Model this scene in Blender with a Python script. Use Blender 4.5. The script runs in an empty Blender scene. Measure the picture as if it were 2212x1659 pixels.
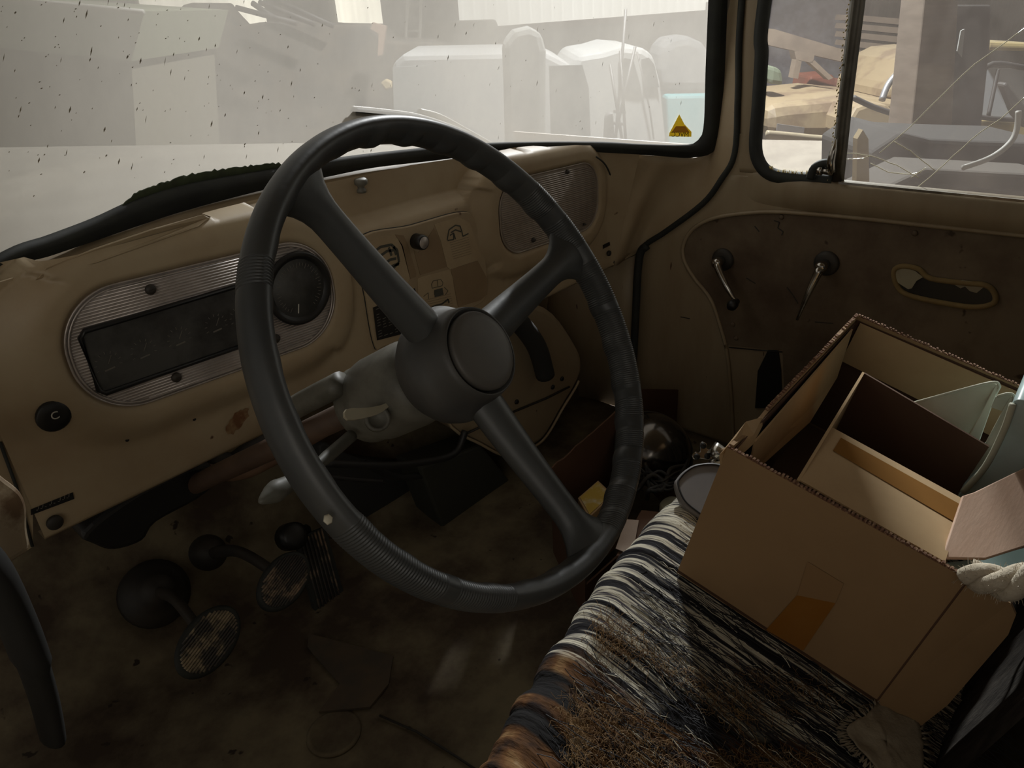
import bpy, bmesh, math, random
import numpy as np
from mathutils import Vector, Matrix, noise
random.seed(7)
SC = bpy.context.scene
C = SC.collection

# ------------------------------------------------------------------ camera
RR = np.array([[.65525974, -.75328997, -.05647029], [.37710977, .26142738, .88850658], [.65454022, .60349809, -.45537584]])
FPX = 1600.0                                   # focal length in pixels of a 2212 x 1659 frame
cam_data = bpy.data.cameras.new('camera'); cam = bpy.data.objects.new('camera', cam_data); C.objects.link(cam)
cam_data.sensor_width = 36.0; cam_data.lens = 36.0 * FPX / 2212; cam_data.clip_start = .01; cam_data.clip_end = 200
cam.matrix_world = Matrix(((RR[0][0], RR[1][0], -RR[2][0], 0), (RR[0][1], RR[1][1], -RR[2][1], 0), (RR[0][2], RR[1][2], -RR[2][2], 0), (0, 0, 0, 1)))
SC.camera = cam
# ------------------------------------------------------------------ world, lights, exposure
SC.view_settings.view_transform = 'Standard'; SC.view_settings.look = 'None'; SC.view_settings.gamma = 1
SC.view_settings.use_curve_mapping = False
SC.view_settings.exposure = 0.0
W = bpy.data.worlds.new('hall_light'); SC.world = W; W.use_nodes = True
bg = W.node_tree.nodes['Background']; bg.inputs[0].default_value = (1.0, .95, .87, 1); bg.inputs[1].default_value = .21
def lamp(name, kind, loc, target, energy, size=1.0, col=(1, 1, 1)):
    l = bpy.data.lights.new(name, kind); l.energy = energy; l.color = col
    if kind == 'AREA': l.shape = 'RECTANGLE'; l.size = size; l.size_y = size
    if kind == 'SPOT': l.shadow_soft_size = size; l.spot_size = math.radians(60)
    o = bpy.data.objects.new(name, l); C.objects.link(o); o.location = loc
    o.rotation_euler = (Vector(target) - Vector(loc)).to_track_quat('-Z', 'Y').to_euler(); return o
LD = Vector((.70, .44, .56)).normalized()
lamp('hall_window_light', 'AREA', Vector((.7, .4, -.5)) + LD * 9.0, (.7, .4, -.5), 1800, .5, (.98, .98, 1.0))

lamp('rear_left_fill_light', 'AREA', (-4.5, -4.0, 1.5), (.6, .5, -.4), 45, 3.5, (1, .93, .82))  # added soft fill from behind left, brightens dash and box faces; no door there

# ------------------------------------------------------------------ pixel rays meeting real planes
def ray(x, y): return RR[0] * (x - 1106) + RR[1] * (829 - y) + RR[2] * FPX
def oY(x, y, v): d = ray(x, y); return Vector(d * v / d[1])
def oX(x, y, v): d = ray(x, y); return Vector(d * v / d[0])
def oZ(x, y, v): d = ray(x, y); return Vector(d * v / d[2])
def oP(x, y, p, n):
    d = Vector(ray(x, y)); n = Vector(n); return d * (n.dot(Vector(p)) / n.dot(d))
def YW(X, z): return 1.04 - .6 * abs(X - .68) ** 2.5 - .25 * (z + .24)
def oW(x, y, off=0.0):
    d = ray(x, y); t = 1e-4
    while t < .0015 and d[1] * t < YW(d[0] * t, d[2] * t) + off: t += 4e-7
    return Vector(d * t)

# ------------------------------------------------------------------ mesh kit
class MB:
    def __init__(s): s.v = []; s.f = []; s.flat = set()
    def add(s, vs, fs, flat=False):
        b = len(s.v); s.v += [tuple(v) for v in vs]
        for f in fs:
            if flat: s.flat.add(len(s.f))
            s.f.append([i + b for i in f])
    def loft(s, rows, closed_u=False, closed_v=False, flat=False):
        n = len(rows[0]); m = len(rows); vs = [p for r in rows for p in r]; fs = []
        for j in range(m if closed_v else m - 1):
            for i in range(n if closed_u else n - 1):
                a = j * n + i; b = j * n + (i + 1) % n; k = (j + 1) % m
                fs.append((a, b, k * n + (i + 1) % n, k * n + i))
        s.add(vs, fs, flat); return s
    def tube(s, pts, r, seg=10, closed=False, caps=True, flatten=1.0, up=None):
        pts = [Vector(p) for p in pts]; n = len(pts)
        rs = r if isinstance(r, (list, tuple)) else [r] * n
        rows = []; pu = None
        for i, p in enumerate(pts):
            if closed: t = pts[(i + 1) % n] - pts[i - 1]
            else: t = pts[min(i + 1, n - 1)] - pts[max(i - 1, 0)]
            t.normalize()
            if up is not None: u = Vector(up)
            elif pu is None: u = Vector((0, 0, 1)) if abs(t.z) < .9 else Vector((1, 0, 0))
            else: u = pu
            a = t.cross(u); 
            if a.length < 1e-6: a = t.orthogonal()
            a.normalize(); b = a.cross(t).normalized(); pu = b
            rows.append([p + a * math.cos(2 * math.pi * k / seg) * rs[i] + b * math.sin(2 * math.pi * k / seg) * rs[i] * flatten for k in range(seg)])
        s.loft(rows, closed_u=True, closed_v=closed)
        if caps and not closed:
            for row, rev in ((rows[0], False), (rows[-1], True)):
                s.add(row, [tuple(range(seg))[::-1] if rev else tuple(range(seg))])
        return s
    def lathe(s, o, ax, prof, seg=32, cap0=True, cap1=True, sx=1.0, xdir=None):
        o = Vector(o); ax = Vector(ax).normalized(); a = (Vector(xdir) - ax * Vector(xdir).dot(ax)).normalized() if xdir is not None else ax.orthogonal().normalized(); b = ax.cross(a)
        rows = [[o + ax * h + a * (r * sx * math.cos(2 * math.pi * k / seg)) + b * (r * math.sin(2 * math.pi * k / seg)) for k in range(seg)] for r, h in prof]
        s.loft(rows, closed_u=True)
        if cap0: s.add(rows[0], [tuple(range(seg))[::-1]])
        if cap1: s.add(rows[-1], [tuple(range(seg))])
        return s
    def box(s, c, h, ax=None):
        c = Vector(c); A = ax or (Vector((1, 0, 0)), Vector((0, 1, 0)), Vector((0, 0, 1)))
        vs = [c + A[0] * (h[0] * i) + A[1] * (h[1] * j) + A[2] * (h[2] * k) for i in (-1, 1) for j in (-1, 1) for k in (-1, 1)]
        s.add(vs, [(0, 1, 3, 2), (4, 6, 7, 5), (0, 4, 5, 1), (2, 3, 7, 6), (0, 2, 6, 4), (1, 5, 7, 3)], True); return s
    def bar(s, a, b, w, t, up=(0, 0, 1)):
        a = Vector(a); b = Vector(b); d = (b - a); L = d.length; d.normalize(); x = d.cross(Vector(up)).normalized(); z = x.cross(d)
        return s.box((a + b) / 2, (L / 2, w / 2, t / 2), (d, x, z))
    def prism(s, pts, ext, flat=True):
        pts = [Vector(p) for p in pts]; e = Vector(ext); n = len(pts); q = [p + e for p in pts]
        s.add(pts + q, [tuple(range(n))[::-1], tuple(range(n, 2 * n))], True)
        s.add(pts + q, [(i, (i + 1) % n, n + (i + 1) % n, n + i) for i in range(n)], flat); return s
    def build(s, name, mat, parent=None, bevel=0, seg=2, sub=0, smooth=True, solid=0):
        me = bpy.data.meshes.new(name); me.from_pydata(s.v, [], s.f); me.update()
        me.polygons.foreach_set('use_smooth', [smooth and i not in s.flat for i in range(len(s.f))])
        bm = bmesh.new(); bm.from_mesh(me); bmesh.ops.remove_doubles(bm, verts=bm.verts, dist=1e-6); bmesh.ops.recalc_face_normals(bm, faces=bm.faces); bm.to_mesh(me); bm.free()
        me.materials.append(mat); o = bpy.data.objects.new(name, me); C.objects.link(o)
        if parent is not None: o.parent = parent; o.matrix_parent_inverse = parent.matrix_world.inverted() if False else Matrix.Translation(-parent.location)
        if solid: m = o.modifiers.new('thick', 'SOLIDIFY'); m.thickness = solid; m.offset = 0
        if bevel: m = o.modifiers.new('bevel', 'BEVEL'); m.width = bevel; m.segments = seg; m.limit_method = 'ANGLE'; m.angle_limit = math.radians(40)
        if sub: m = o.modifiers.new('sub', 'SUBSURF'); m.levels = sub; m.render_levels = sub
        return o
def tag(o, label=None, cat=None, group=None, kind=None):
    if label: o['label'] = label
    if cat: o['category'] = cat
    if group: o['group'] = group
    if kind: o['kind'] = kind
    return o
def empty(name, loc, label, cat, group=None):
    o = bpy.data.objects.new(name, None); C.objects.link(o); o.location = loc; o.empty_display_size = .05
    return tag(o, label, cat, group)
def struct(o): o['kind'] = 'structure'; return o
def resample(pts, n):
    pts = [Vector(p) for p in pts]; L = [0]
    for a, b in zip(pts, pts[1:]): L.append(L[-1] + (b - a).length)
    out = []; j = 0
    for i in range(n):
        t = L[-1] * i / (n - 1)
        while j < len(pts) - 2 and L[j + 1] < t: j += 1
        k = (t - L[j]) / max(1e-9, L[j + 1] - L[j]); out.append(pts[j].lerp(pts[j + 1], max(0, min(1, k))))
    return out
def smoothpts(pts, n=8, closed=False):
    P = [Vector(p) for p in pts]; out = []; m = len(P)
    rng = range(m if closed else m - 1)
    for i in rng:
        a = P[i - 1] if (i > 0 or closed) else P[0]; b = P[i]; c = P[(i + 1) % m]; d = P[(i + 2) % m] if (closed or i + 2 < m) else P[-1]
        for k in range(n):
            t = k / n; out.append(.5 * ((2 * b) + (c - a) * t + (2 * a - 5 * b + 4 * c - d) * t * t + (3 * b - a - 3 * c + d) * t ** 3))
    if not closed: out.append(P[-1])
    return out
def nz(x, y=0, z=0): return noise.noise(Vector((x, y, z)))
def text_mesh(name, body, size, loc, xd, yd, mat, parent, mirror=False, thick=.0003):
    cu = bpy.data.curves.new(name, 'FONT'); cu.body = body; cu.size = size; cu.extrude = thick; cu.align_x = 'CENTER'; cu.align_y = 'CENTER'
    t = bpy.data.objects.new(name + '_tmp', cu); me = bpy.data.meshes.new_from_object(t); bpy.data.objects.remove(t)
    xd = Vector(xd).normalized(); yd = Vector(yd).normalized(); zd = xd.cross(yd)
    if mirror: xd = -xd
    for v in me.vertices: c = v.co.copy(); v.co = Vector(loc) + xd * c.x + yd * c.y + zd * c.z
    me.materials.append(mat); o = bpy.data.objects.new(name, me); C.objects.link(o); o.parent = parent; o.matrix_parent_inverse = Matrix.Translation(-parent.location); return o

# ------------------------------------------------------------------ materials
def mat(name, col, rough=.6, metal=0, dirt=None, dirt_amt=.5, scale=8, bump=0, bscale=60, spec=.5, stretch=(1, 1, 1), ramp=(.4, .65), spots=None, coat=0):
    m = bpy.data.materials.new(name); m.use_nodes = True; nt = m.node_tree; N = nt.nodes; L = nt.links; b = N['Principled BSDF']
    b.inputs['Roughness'].default_value = rough; b.inputs['Metallic'].default_value = metal; b.inputs['Specular IOR Level'].default_value = spec
    b.inputs['Base Color'].default_value = (*col, 1)
    tc = N.new('ShaderNodeTexCoord'); mp = N.new('ShaderNodeMapping'); mp.inputs['Scale'].default_value = stretch; L.new(tc.outputs['Object'], mp.inputs[0])
    last = None
    if dirt is not None:
        n1 = N.new('ShaderNodeTexNoise'); n1.inputs['Scale'].default_value = scale; n1.inputs['Detail'].default_value = 8; n1.inputs['Roughness'].default_value = .62; L.new(mp.outputs[0], n1.inputs['Vector'])
        r = N.new('ShaderNodeValToRGB'); r.color_ramp.elements[0].position = ramp[0]; r.color_ramp.elements[1].position = ramp[1]
        r.color_ramp.elements[0].color = (0, 0, 0, 1); r.color_ramp.elements[1].color = (dirt_amt,) * 3 + (1,); L.new(n1.outputs['Fac'], r.inputs[0])
        mx = N.new('ShaderNodeMix'); mx.data_type = 'RGBA'; mx.inputs[6].default_value = (*col, 1); mx.inputs[7].default_value = (*dirt, 1); L.new(r.outputs[0], mx.inputs[0]); last = mx.outputs[2]
    if spots is not None:
        n2 = N.new('ShaderNodeTexNoise'); n2.inputs['Scale'].default_value = spots[1]; n2.inputs['Detail'].default_value = 3; L.new(mp.outputs[0], n2.inputs['Vector'])
        r2 = N.new('ShaderNodeValToRGB'); r2.color_ramp.elements[0].position = spots[2]; r2.color_ramp.elements[1].position = spots[2] + .03
        L.new(n2.outputs['Fac'], r2.inputs[0]); mx2 = N.new('ShaderNodeMix'); mx2.data_type = 'RGBA'; mx2.inputs[6].default_value = (*col, 1); mx2.inputs[7].default_value = (*spots[0], 1)
        if last: L.new(last, mx2.inputs[6])
        L.new(r2.outputs[0], mx2.inputs[0]); last = mx2.outputs[2]
    if last: L.new(last, b.inputs['Base Color'])
    if bump:
        n3 = N.new('ShaderNodeTexNoise'); n3.inputs['Scale'].default_value = bscale; n3.inputs['Detail'].default_value = 5; L.new(mp.outputs[0], n3.inputs['Vector'])
        bp = N.new('ShaderNodeBump'); bp.inputs['Strength'].default_value = bump; bp.inputs['Distance'].default_value = .002; L.new(n3.outputs['Fac'], bp.inputs['Height']); L.new(bp.outputs[0], b.inputs['Normal'])
    if coat: b.inputs['Coat Weight'].default_value = coat
    return m
CREAM = (.43, .345, .225)
M = {}
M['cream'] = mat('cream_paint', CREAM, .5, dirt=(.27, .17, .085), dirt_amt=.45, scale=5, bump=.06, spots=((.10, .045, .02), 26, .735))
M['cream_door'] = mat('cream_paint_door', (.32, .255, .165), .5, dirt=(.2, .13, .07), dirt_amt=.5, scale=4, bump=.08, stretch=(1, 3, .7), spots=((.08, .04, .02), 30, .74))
M['board'] = mat('door_hardboard', (.165, .125, .08), .75, dirt=(.07, .042, .024), dirt_amt=.85, scale=6, bump=.2, spots=((.05, .03, .015), 22, .68))
M['rusty'] = mat('rusty_floor_paint', (.20, .165, .10), .85, dirt=(.055, .035, .022), dirt_amt=.95, scale=6, bump=.3, ramp=(.38, .60), spots=((.03, .02, .012), 30, .70))
M['rubber'] = mat('black_rubber', (.017, .019, .018), .7, dirt=(.04, .045, .035), dirt_amt=.5, scale=20)
M['wheel'] = mat('black_bakelite', (.038, .041, .042), .42, dirt=(.07, .07, .065), dirt_amt=.6, scale=9, bump=.08, bscale=120)
M['hub'] = mat('hub_plastic', (.075, .07, .064), .5, dirt=(.11, .1, .085), dirt_amt=.6, scale=12, bump=.1)
M['grey'] = mat('grey_plastic', (.15, .145, .12), .5, dirt=(.07, .065, .05), dirt_amt=.8, scale=14, bump=.1, ramp=(.42, .6))
M['dark'] = mat('dark_metal', (.025, .023, .02), .6, dirt=(.06, .045, .03), dirt_amt=.5, scale=10)
M['duct'] = mat('dark_duct', (.03, .03, .028), .7)
M['chrome'] = mat('chrome', (.62, .6, .56), .18, 1, dirt=(.12, .1, .08), dirt_amt=.6, scale=30)
M['alu'] = mat('ribbed_aluminium', (.58, .53, .50), .38, .55, dirt=(.2, .17, .14), dirt_amt=.5, scale=16)
M['grille'] = mat('ribbed_grille_paint', (.38, .33, .28), .45, .3, dirt=(.22, .17, .12), dirt_amt=.5, scale=10)
M['gaugeglass'] = mat('gauge_glass', (.028, .027, .025), .6, dirt=(.085, .085, .08), dirt_amt=.8, scale=9, ramp=(.4, .55))
M['gaugemark'] = mat('gauge_marking', (.16, .15, .13), .6)
M['black'] = mat('black_plastic', (.012, .012, .012), .4)
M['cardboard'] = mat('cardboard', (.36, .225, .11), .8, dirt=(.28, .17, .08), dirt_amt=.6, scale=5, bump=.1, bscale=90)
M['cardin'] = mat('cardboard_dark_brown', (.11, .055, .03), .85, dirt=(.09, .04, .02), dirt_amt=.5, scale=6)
M['cardlight'] = mat('cardboard_flap', (.46, .31, .16), .8, dirt=(.36, .22, .1), dirt_amt=.6, scale=7, bump=.1)
M['tape'] = mat('brown_tape', (.30, .12, .018), .3, dirt=(.35, .16, .04), dirt_amt=.5, scale=20)
M['plasticw'] = mat('dusty_white_plastic', (.62, .62, .5), .45, dirt=(.45, .43, .3), dirt_amt=.5, scale=9, spots=((.35, .15, .03), 30, .76))
M['plasticb'] = mat('blue_green_plastic', (.5, .62, .62), .3, dirt=(.2, .3, .24), dirt_amt=.6, scale=7)
M['pinkboard'] = mat('pinkish_board', (.62, .42, .31), .7, dirt=(.54, .34, .24), dirt_amt=.7, scale=9, stretch=(1, 6, 6), bump=.1)
M['rope'] = mat('cotton_rope', (.62, .55, .44), .95, dirt=(.35, .28, .2), dirt_amt=.7, scale=40, bump=.8, bscale=200)
M['rag'] = mat('canvas_rag', (.32, .27, .19), .95, dirt=(.16, .12, .08), dirt_amt=.6, scale=14, bump=.5, bscale=250)
M['seatback'] = mat('dark_rib_fabric', (.020, .017, .015), .95, spec=.1, dirt=(.05, .043, .037), dirt_amt=.7, scale=40, stretch=(3, 3, .25), bump=.8, bscale=120)
M['label'] = mat('label_yellow', (.52, .35, .05), .6, dirt=(.6, .55, .4), dirt_amt=.9, scale=18, ramp=(.5, .62))
M['paper'] = mat('pale_paper', (.46, .36, .29), .8, dirt=(.38, .29, .23), dirt_amt=.5, scale=12)
M['sticker'] = mat('sticker_beige', (.46, .36, .225), .55, dirt=(.38, .28, .17), dirt_amt=.6, scale=15)
M['stickdark'] = mat('sticker_brown', (.30, .215, .125), .55, dirt=(.24, .16, .09), dirt_amt=.6, scale=15)
M['ink'] = mat('sticker_ink', (.075, .075, .06), .6)
M['inkgrey'] = mat('sticker_faint_ink', (.27, .21, .135), .6)
M['white'] = mat('white_mark', (.6, .58, .52), .5)
M['wire'] = mat('wire', (.02, .02, .02), .5)
M['pinkpipe'] = mat('brown_pipe', (.2, .12, .075), .6, dirt=(.1, .05, .03), dirt_amt=.7, scale=12)
M['hair'] = mat('horsehair', (.20, .11, .045), .7, dirt=(.46, .30, .13), dirt_amt=.6, scale=60)
M['thread'] = mat('black_thread', (.012, .012, .016), .6)
M['threadw'] = mat('cream_yarn', (.6, .56, .44), .9)
M['mirror'] = mat('mirror_plastic', (.17, .16, .16), .45, dirt=(.23, .22, .21), dirt_amt=.5, scale=14)
M['brass'] = mat('aged_seal', (.45, .33, .1), .8, dirt=(.7, .6, .35), dirt_amt=.8, scale=200)
def film(name, c):
    m = bpy.data.materials.new(name); m.use_nodes = True; nt = m.node_tree; N = nt.nodes; N.remove(N['Principled BSDF']); d = N.new('ShaderNodeBsdfDiffuse'); t = N.new('ShaderNodeBsdfTransparent'); x = N.new('ShaderNodeMixShader')
    d.inputs[0].default_value = (*c, 1); t.inputs[0].default_value = (*c, 1); x.inputs[0].default_value = .45; nt.links.new(d.outputs[0], x.inputs[1]); nt.links.new(t.outputs[0], x.inputs[2]); nt.links.new(x.outputs[0], N['Material Output'].inputs[0]); return m
M['yellow'] = film('yellow_film', (.95, .80, .14)); M['yellowdark'] = film('yellow_film_print', (.75, .52, .10)); M['yellowink'] = mat('sticker_lettering', (.12, .09, .02), .6)

def glass(name, amt, tint, var, vscale=3, specks=True, gloss=.06, stretch=(1, 1, 1), speck_amt=.9, grad=None):
    m = bpy.data.materials.new(name); m.use_nodes = True; nt = m.node_tree; N = nt.nodes; L = nt.links; N.remove(N['Principled BSDF']); out = N['Material Output']
    tr = N.new('ShaderNodeBsdfTransparent'); tr.inputs[0].default_value = (.93, .95, .93, 1)
    df = N.new('ShaderNodeBsdfDiffuse'); df.inputs[0].default_value = (*tint, 1); tl = N.new('ShaderNodeBsdfTranslucent'); tl.inputs[0].default_value = (*tint, 1)
    mx = N.new('ShaderNodeMixShader'); mx.inputs[0].default_value = .62; L.new(df.outputs[0], mx.inputs[1]); L.new(tl.outputs[0], mx.inputs[2])
    tc = N.new('ShaderNodeTexCoord'); mp = N.new('ShaderNodeMapping'); mp.inputs['Scale'].default_value = stretch; L.new(tc.outputs['Object'], mp.inputs[0])
    n = N.new('ShaderNodeTexNoise'); n.inputs['Scale'].default_value = vscale; n.inputs['Detail'].default_value = 9; n.inputs['Roughness'].default_value = .6; L.new(mp.outputs[0], n.inputs[0])
    mr = N.new('ShaderNodeMapRange'); mr.inputs[1].default_value = .3; mr.inputs[2].default_value = .7; mr.inputs[3].default_value = amt - var; mr.inputs[4].default_value = min(1, amt + var); L.new(n.outputs['Fac'], mr.inputs[0])
    fac = mr.outputs[0]
    if grad:      # the dust lies thinner towards the passenger side
        sx = N.new('ShaderNodeSeparateXYZ'); L.new(tc.outputs['Object'], sx.inputs[0]); g = N.new('ShaderNodeMapRange'); g.inputs[1].default_value = .55; g.inputs[2].default_value = 1.3; g.inputs[3].default_value = grad[0]; g.inputs[4].default_value = grad[1]; L.new(sx.outputs[0], g.inputs[0])
        ad = N.new('ShaderNodeMath'); ad.operation = 'ADD'; ad.use_clamp = True; L.new(fac, ad.inputs[0]); L.new(g.outputs[0], ad.inputs[1]); fac = ad.outputs[0]
    m2 = N.new('ShaderNodeMixShader'); L.new(fac, m2.inputs[0]); L.new(tr.outputs[0], m2.inputs[1]); L.new(mx.outputs[0], m2.inputs[2])
    gl = N.new('ShaderNodeBsdfGlossy'); gl.inputs[1].default_value = .05; m3 = N.new('ShaderNodeMixShader'); m3.inputs[0].default_value = gloss; L.new(m2.outputs[0], m3.inputs[1]); L.new(gl.outputs[0], m3.inputs[2])
    L.new(m3.outputs[0], out.inputs[0]); return m
M['windshield'] = glass('dusty_windshield', .76, (.50, .475, .42), .14, 3.5, stretch=(1, 1, .6), grad=(.05, -.17))
M['sideglass'] = glass('hazy_side_glass', .16, (.36, .31, .28), .07, 5)

# ================================================================== SETTING
# ---- windshield + gasket
gi = [(0, 545), (100, 508), (200, 470), (300, 425), (400, 395), (590, 362), (690, 345), (850, 325), (1050, 308), (1280, 305), (1380, 310), (1480, 312), (1508, 302), (1520, 270), (1524, 150), (1530, 0)]
go = [(0, 587), (100, 553), (200, 520), (300, 487), (400, 455), (560, 412), (690, 385), (800, 363), (950, 345), (1060, 330), (1200, 325), (1400, 335), (1500, 340), (1540, 312), (1552, 200), (1560, 0)]
farL = [Vector((.0, .735, .45)), Vector((-.035, .72, .1)), Vector((-.06, .74, -.2)), Vector((-.03, .80, -.285)), Vector((.09, .90, -.24))]
farL2 = [Vector((-.03, .71, .45)), Vector((-.065, .70, .1)), Vector((-.09, .72, -.2)), Vector((-.06, .77, -.31)), Vector((.08, .885, -.26))]
Gi = farL + [oW(*p) for p in gi] + [Vector((1.31, .70, .45))]; Go = farL2 + [oW(*p) for p in go] + [Vector((1.34, .70, .45))]
sill_pts = [oW(*p) for p in gi[:12]]
def sillz(X):
    xs = [-.1, .09] + [p.x for p in sill_pts] + [1.45]; zs = [-.30, -.25] + [p.z for p in sill_pts] + [-.30]
    return float(np.interp(X, xs, zs))
g = MB(); rows = []
for j in range(40):
    row = []
    for i in range(91):
        t = i / 90; X = -.06 + t * 1.495
        z0 = sillz(X) - (.055 - .043 * max(0, min(1, (X - 1.1) / .1))); z = z0 + (.45 - z0) * j / 39
        if X > 1.33: X = 1.33 + (X - 1.33) * (1 - .55 * max(0, (z + .1) / .55))
        row.append(Vector((X, YW(X, z) + .002, z)))
    rows.append(row)
g.loft(rows)
w1 = g.build('window_1', M['windshield']); struct(w1)
N_ = 260
A = smoothpts(Gi, 6); B = smoothpts(Go, 6); A = resample(A, N_); B = resample(B, N_)
rows = [A, [a.lerp(b, .08) + Vector((0, -.011, 0)) for a, b in zip(A, B)], [a.lerp(b, .45) + Vector((-.002, -.016, 0)) for a, b in zip(A, B)], [a.lerp(b, .55) + Vector((-.002, -.013, 0)) for a, b in zip(A, B)], [a.lerp(b, .9) + Vector((-.001, -.014, 0)) for a, b in zip(A, B)], B]
MB().loft(rows).build('gasket', M['rubber'], w1)
# moss and flaking dirt ledge along the lower left of the glass
m_ = MB(); a_ = [oW(260 + i * 6, np.interp(260 + i * 6, [260, 300, 400, 500, 590, 620], [452, 432, 402, 382, 365, 360]) + 2, -.003) for i in range(60)]
b_ = [oW(260 + i * 6, np.interp(260 + i * 6, [260, 300, 400, 500, 590, 620], [446, 412, 378, 362, 352, 356]) + 5 * nz(i * .9) + 3 * nz(i * .31, 4), -.003) for i in range(60)]
m_.loft([a_, b_]).build('moss_strip', mat('green_moss', (.05, .065, .03), .95, dirt=(.03, .035, .02), dirt_amt=.7, scale=60), w1, solid=.002)
# yellow triangular inspection sticker
sp = [(1467, 247), (1478, 268), (1493, 284), (1493, 295), (1445, 294), (1446, 287)]
S3 = [oW(*p, -.003) for p in sp]
st = MB().prism(S3, (0, -.0006, 0)).build('sticker', M['yellow'], w1); st['label'] = 'yellow triangular sticker'
S4 = [oW(*p, -.0055) for p in [(1460, 272), (1480, 272), (1490, 286), (1450, 286)]]
MB().prism(S4, (0, -.0003, 0)).build('print', M['yellowdark'], st)
c0 = oW(1469, 290.5, -.0062); c1 = oW(1490, 291, -.0062)
text_mesh('lettering', 'MVCC', .0135, c0, (c1 - c0), (0, 0, 1), M['yellowink'], st, mirror=True)
mm = MB()
random.seed(3)
sk = [((random.random() * 1500, random.random() * 440), random.random()) for _ in range(430)]
for (x, y), r in sk:
    if y > np.interp(x, [0, 300, 600, 1500], [520, 400, 340, 290]): continue
    if x > 700 and r < .45: continue
    p = oW(x, y, -.0015); L_ = (.0008 + .005 * r ** 5); q = oW(x + 3 - 2, y - 7, -.0015)
    d = (q - p).normalized(); ww = .0004 + .0009 * random.random() ** 2
    mm.add([p - d * L_ + Vector((-ww * .4, 0, 0)), p + Vector((ww, 0, 0)), p + d * L_ + Vector((ww * .3, 0, 0)), p + Vector((-ww, 0, 0))], [(0, 1, 2, 3)])
mm.build('dirt_specks', mat('dirt_speck', (.30, .27, .20), .9), w1)

# ---- dashboard
def sdf(x, z, c, h, r, sh=0.0):
    z = z - sh * (x - c[0]); dx = abs(x - c[0]) - (h[0] - r); dz = abs(z - c[1]) - (h[1] - r)
    return math.hypot(max(dx, 0), max(dz, 0)) + min(max(dx, dz), 0) - r
CL = ((.407, -.339), (.183, .079), .074, -.045); GR = ((1.103, -.347), (.152, .070), .056, -.04)
def sst(t): t = max(0, min(1, t)); return t * t * (3 - 2 * t)
def podY(x, z, spec, wl, wr, wb, wt):
    d = sdf(x, z, *spec)
    if d < -.006: return .888
    if d < .005: return .888 - .008 * sst((d + .006) / .011)
    if d < .016: return .880
    (cx, cz), (hx, hz), r, sh = spec; vx = (x - cx) / hx; vz = (z - cz) / hz; n = abs(vx) ** 3 + abs(vz) ** 3 + 1e-6
    w = ((wr if vx > 0 else wl) * abs(vx) ** 3 + (wt if vz > 0 else wb) * abs(vz) ** 3) / n
    t = (d - .016) / w
    return .880 + .022 * (sst(t) if w > .04 else 1 - math.sqrt(max(0, 1 - min(1, t) ** 2))) if t < 1 else .93
dash = empty('dashboard', (.73, .9, -.5), 'cream painted metal dashboard with oval instrument cluster below the windshield', 'dashboard')
prof = [(.925, -.533), (.903, -.535), (.9, -.53)] + [(.9, -.53 + .224 * k / 34) for k in range(1, 35)]
for k in range(1, 9): t = k / 8 * math.radians(58); prof.append((.9 + .022 * (1 - math.cos(t)), -.306 + .022 * math.sin(t)))
y0, z0 = prof[-1]
for k in range(1, 19): t = k / 18; prof.append((y0 + .105 * t, z0 + (-.232 - z0) * t ** .9))
for k in range(1, 6): prof.append((y0 + .105 + .012 * k, -.232 + .004 * k))
gbx = [oW(*p) for p in go[:13]]
def gbz(x): return float(np.interp(x, [p.x for p in gbx], [p.z for p in gbx]))
def dashY(x, z):
    if z < -.306: y = .9
    else:
        y = 1.04
        for (ya, za), (yb, zb) in zip(prof[36:], prof[37:]):
            if za <= z <= zb: y = ya + (yb - ya) * (z - za) / max(1e-6, zb - za); break
    return min(y, podY(x, z, CL, .07, .024, .045, .03), podY(x, z, GR, .05, .026, .03, .022), YW(x, z) - .006)
def oS(px, py, off=0.0):
    y = .9
    for _ in range(6): p = oY(px, py, y); y = dashY(p.x, p.z)
    return oY(px, py, y - off)
rows = []
NX = 330
for (yb, zb) in prof:
    row = []
    for i in range(NX):
        x = .143 + (1.335 - .143) * i / (NX - 1); y, z = yb, zb
        dd = min(sdf(x, z, *CL), sdf(x, z, *GR)); 
        if z > -.30: z = min(z, -.30 + (z + .30) * (gbz(x) + .014 + .30) / .088)
        yp = min(podY(x, z, CL, .07, .024, .045, .03), podY(x, z, GR, .05, .026, .03, .022))
        y = min(y, yp, YW(x, z) - .006)
        if zb < -.50 and yb <= .9: y += .0
        row.append(Vector((x, y, z)))
    rows.append(row)
MB().loft(rows).build('dash_panel', M['cream'], dash)
# rounded end seam of the dash on the right
MB().tube(smoothpts([oY(1288, 338, .874), oY(1308, 356, .872), oY(1322, 392, .885), oY(1326, 450, .895), oY(1327, 520, .898), oY(1326, 568, .898)], 6), .0016, 6).build('end_seam', M['rubber'], dash)
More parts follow.
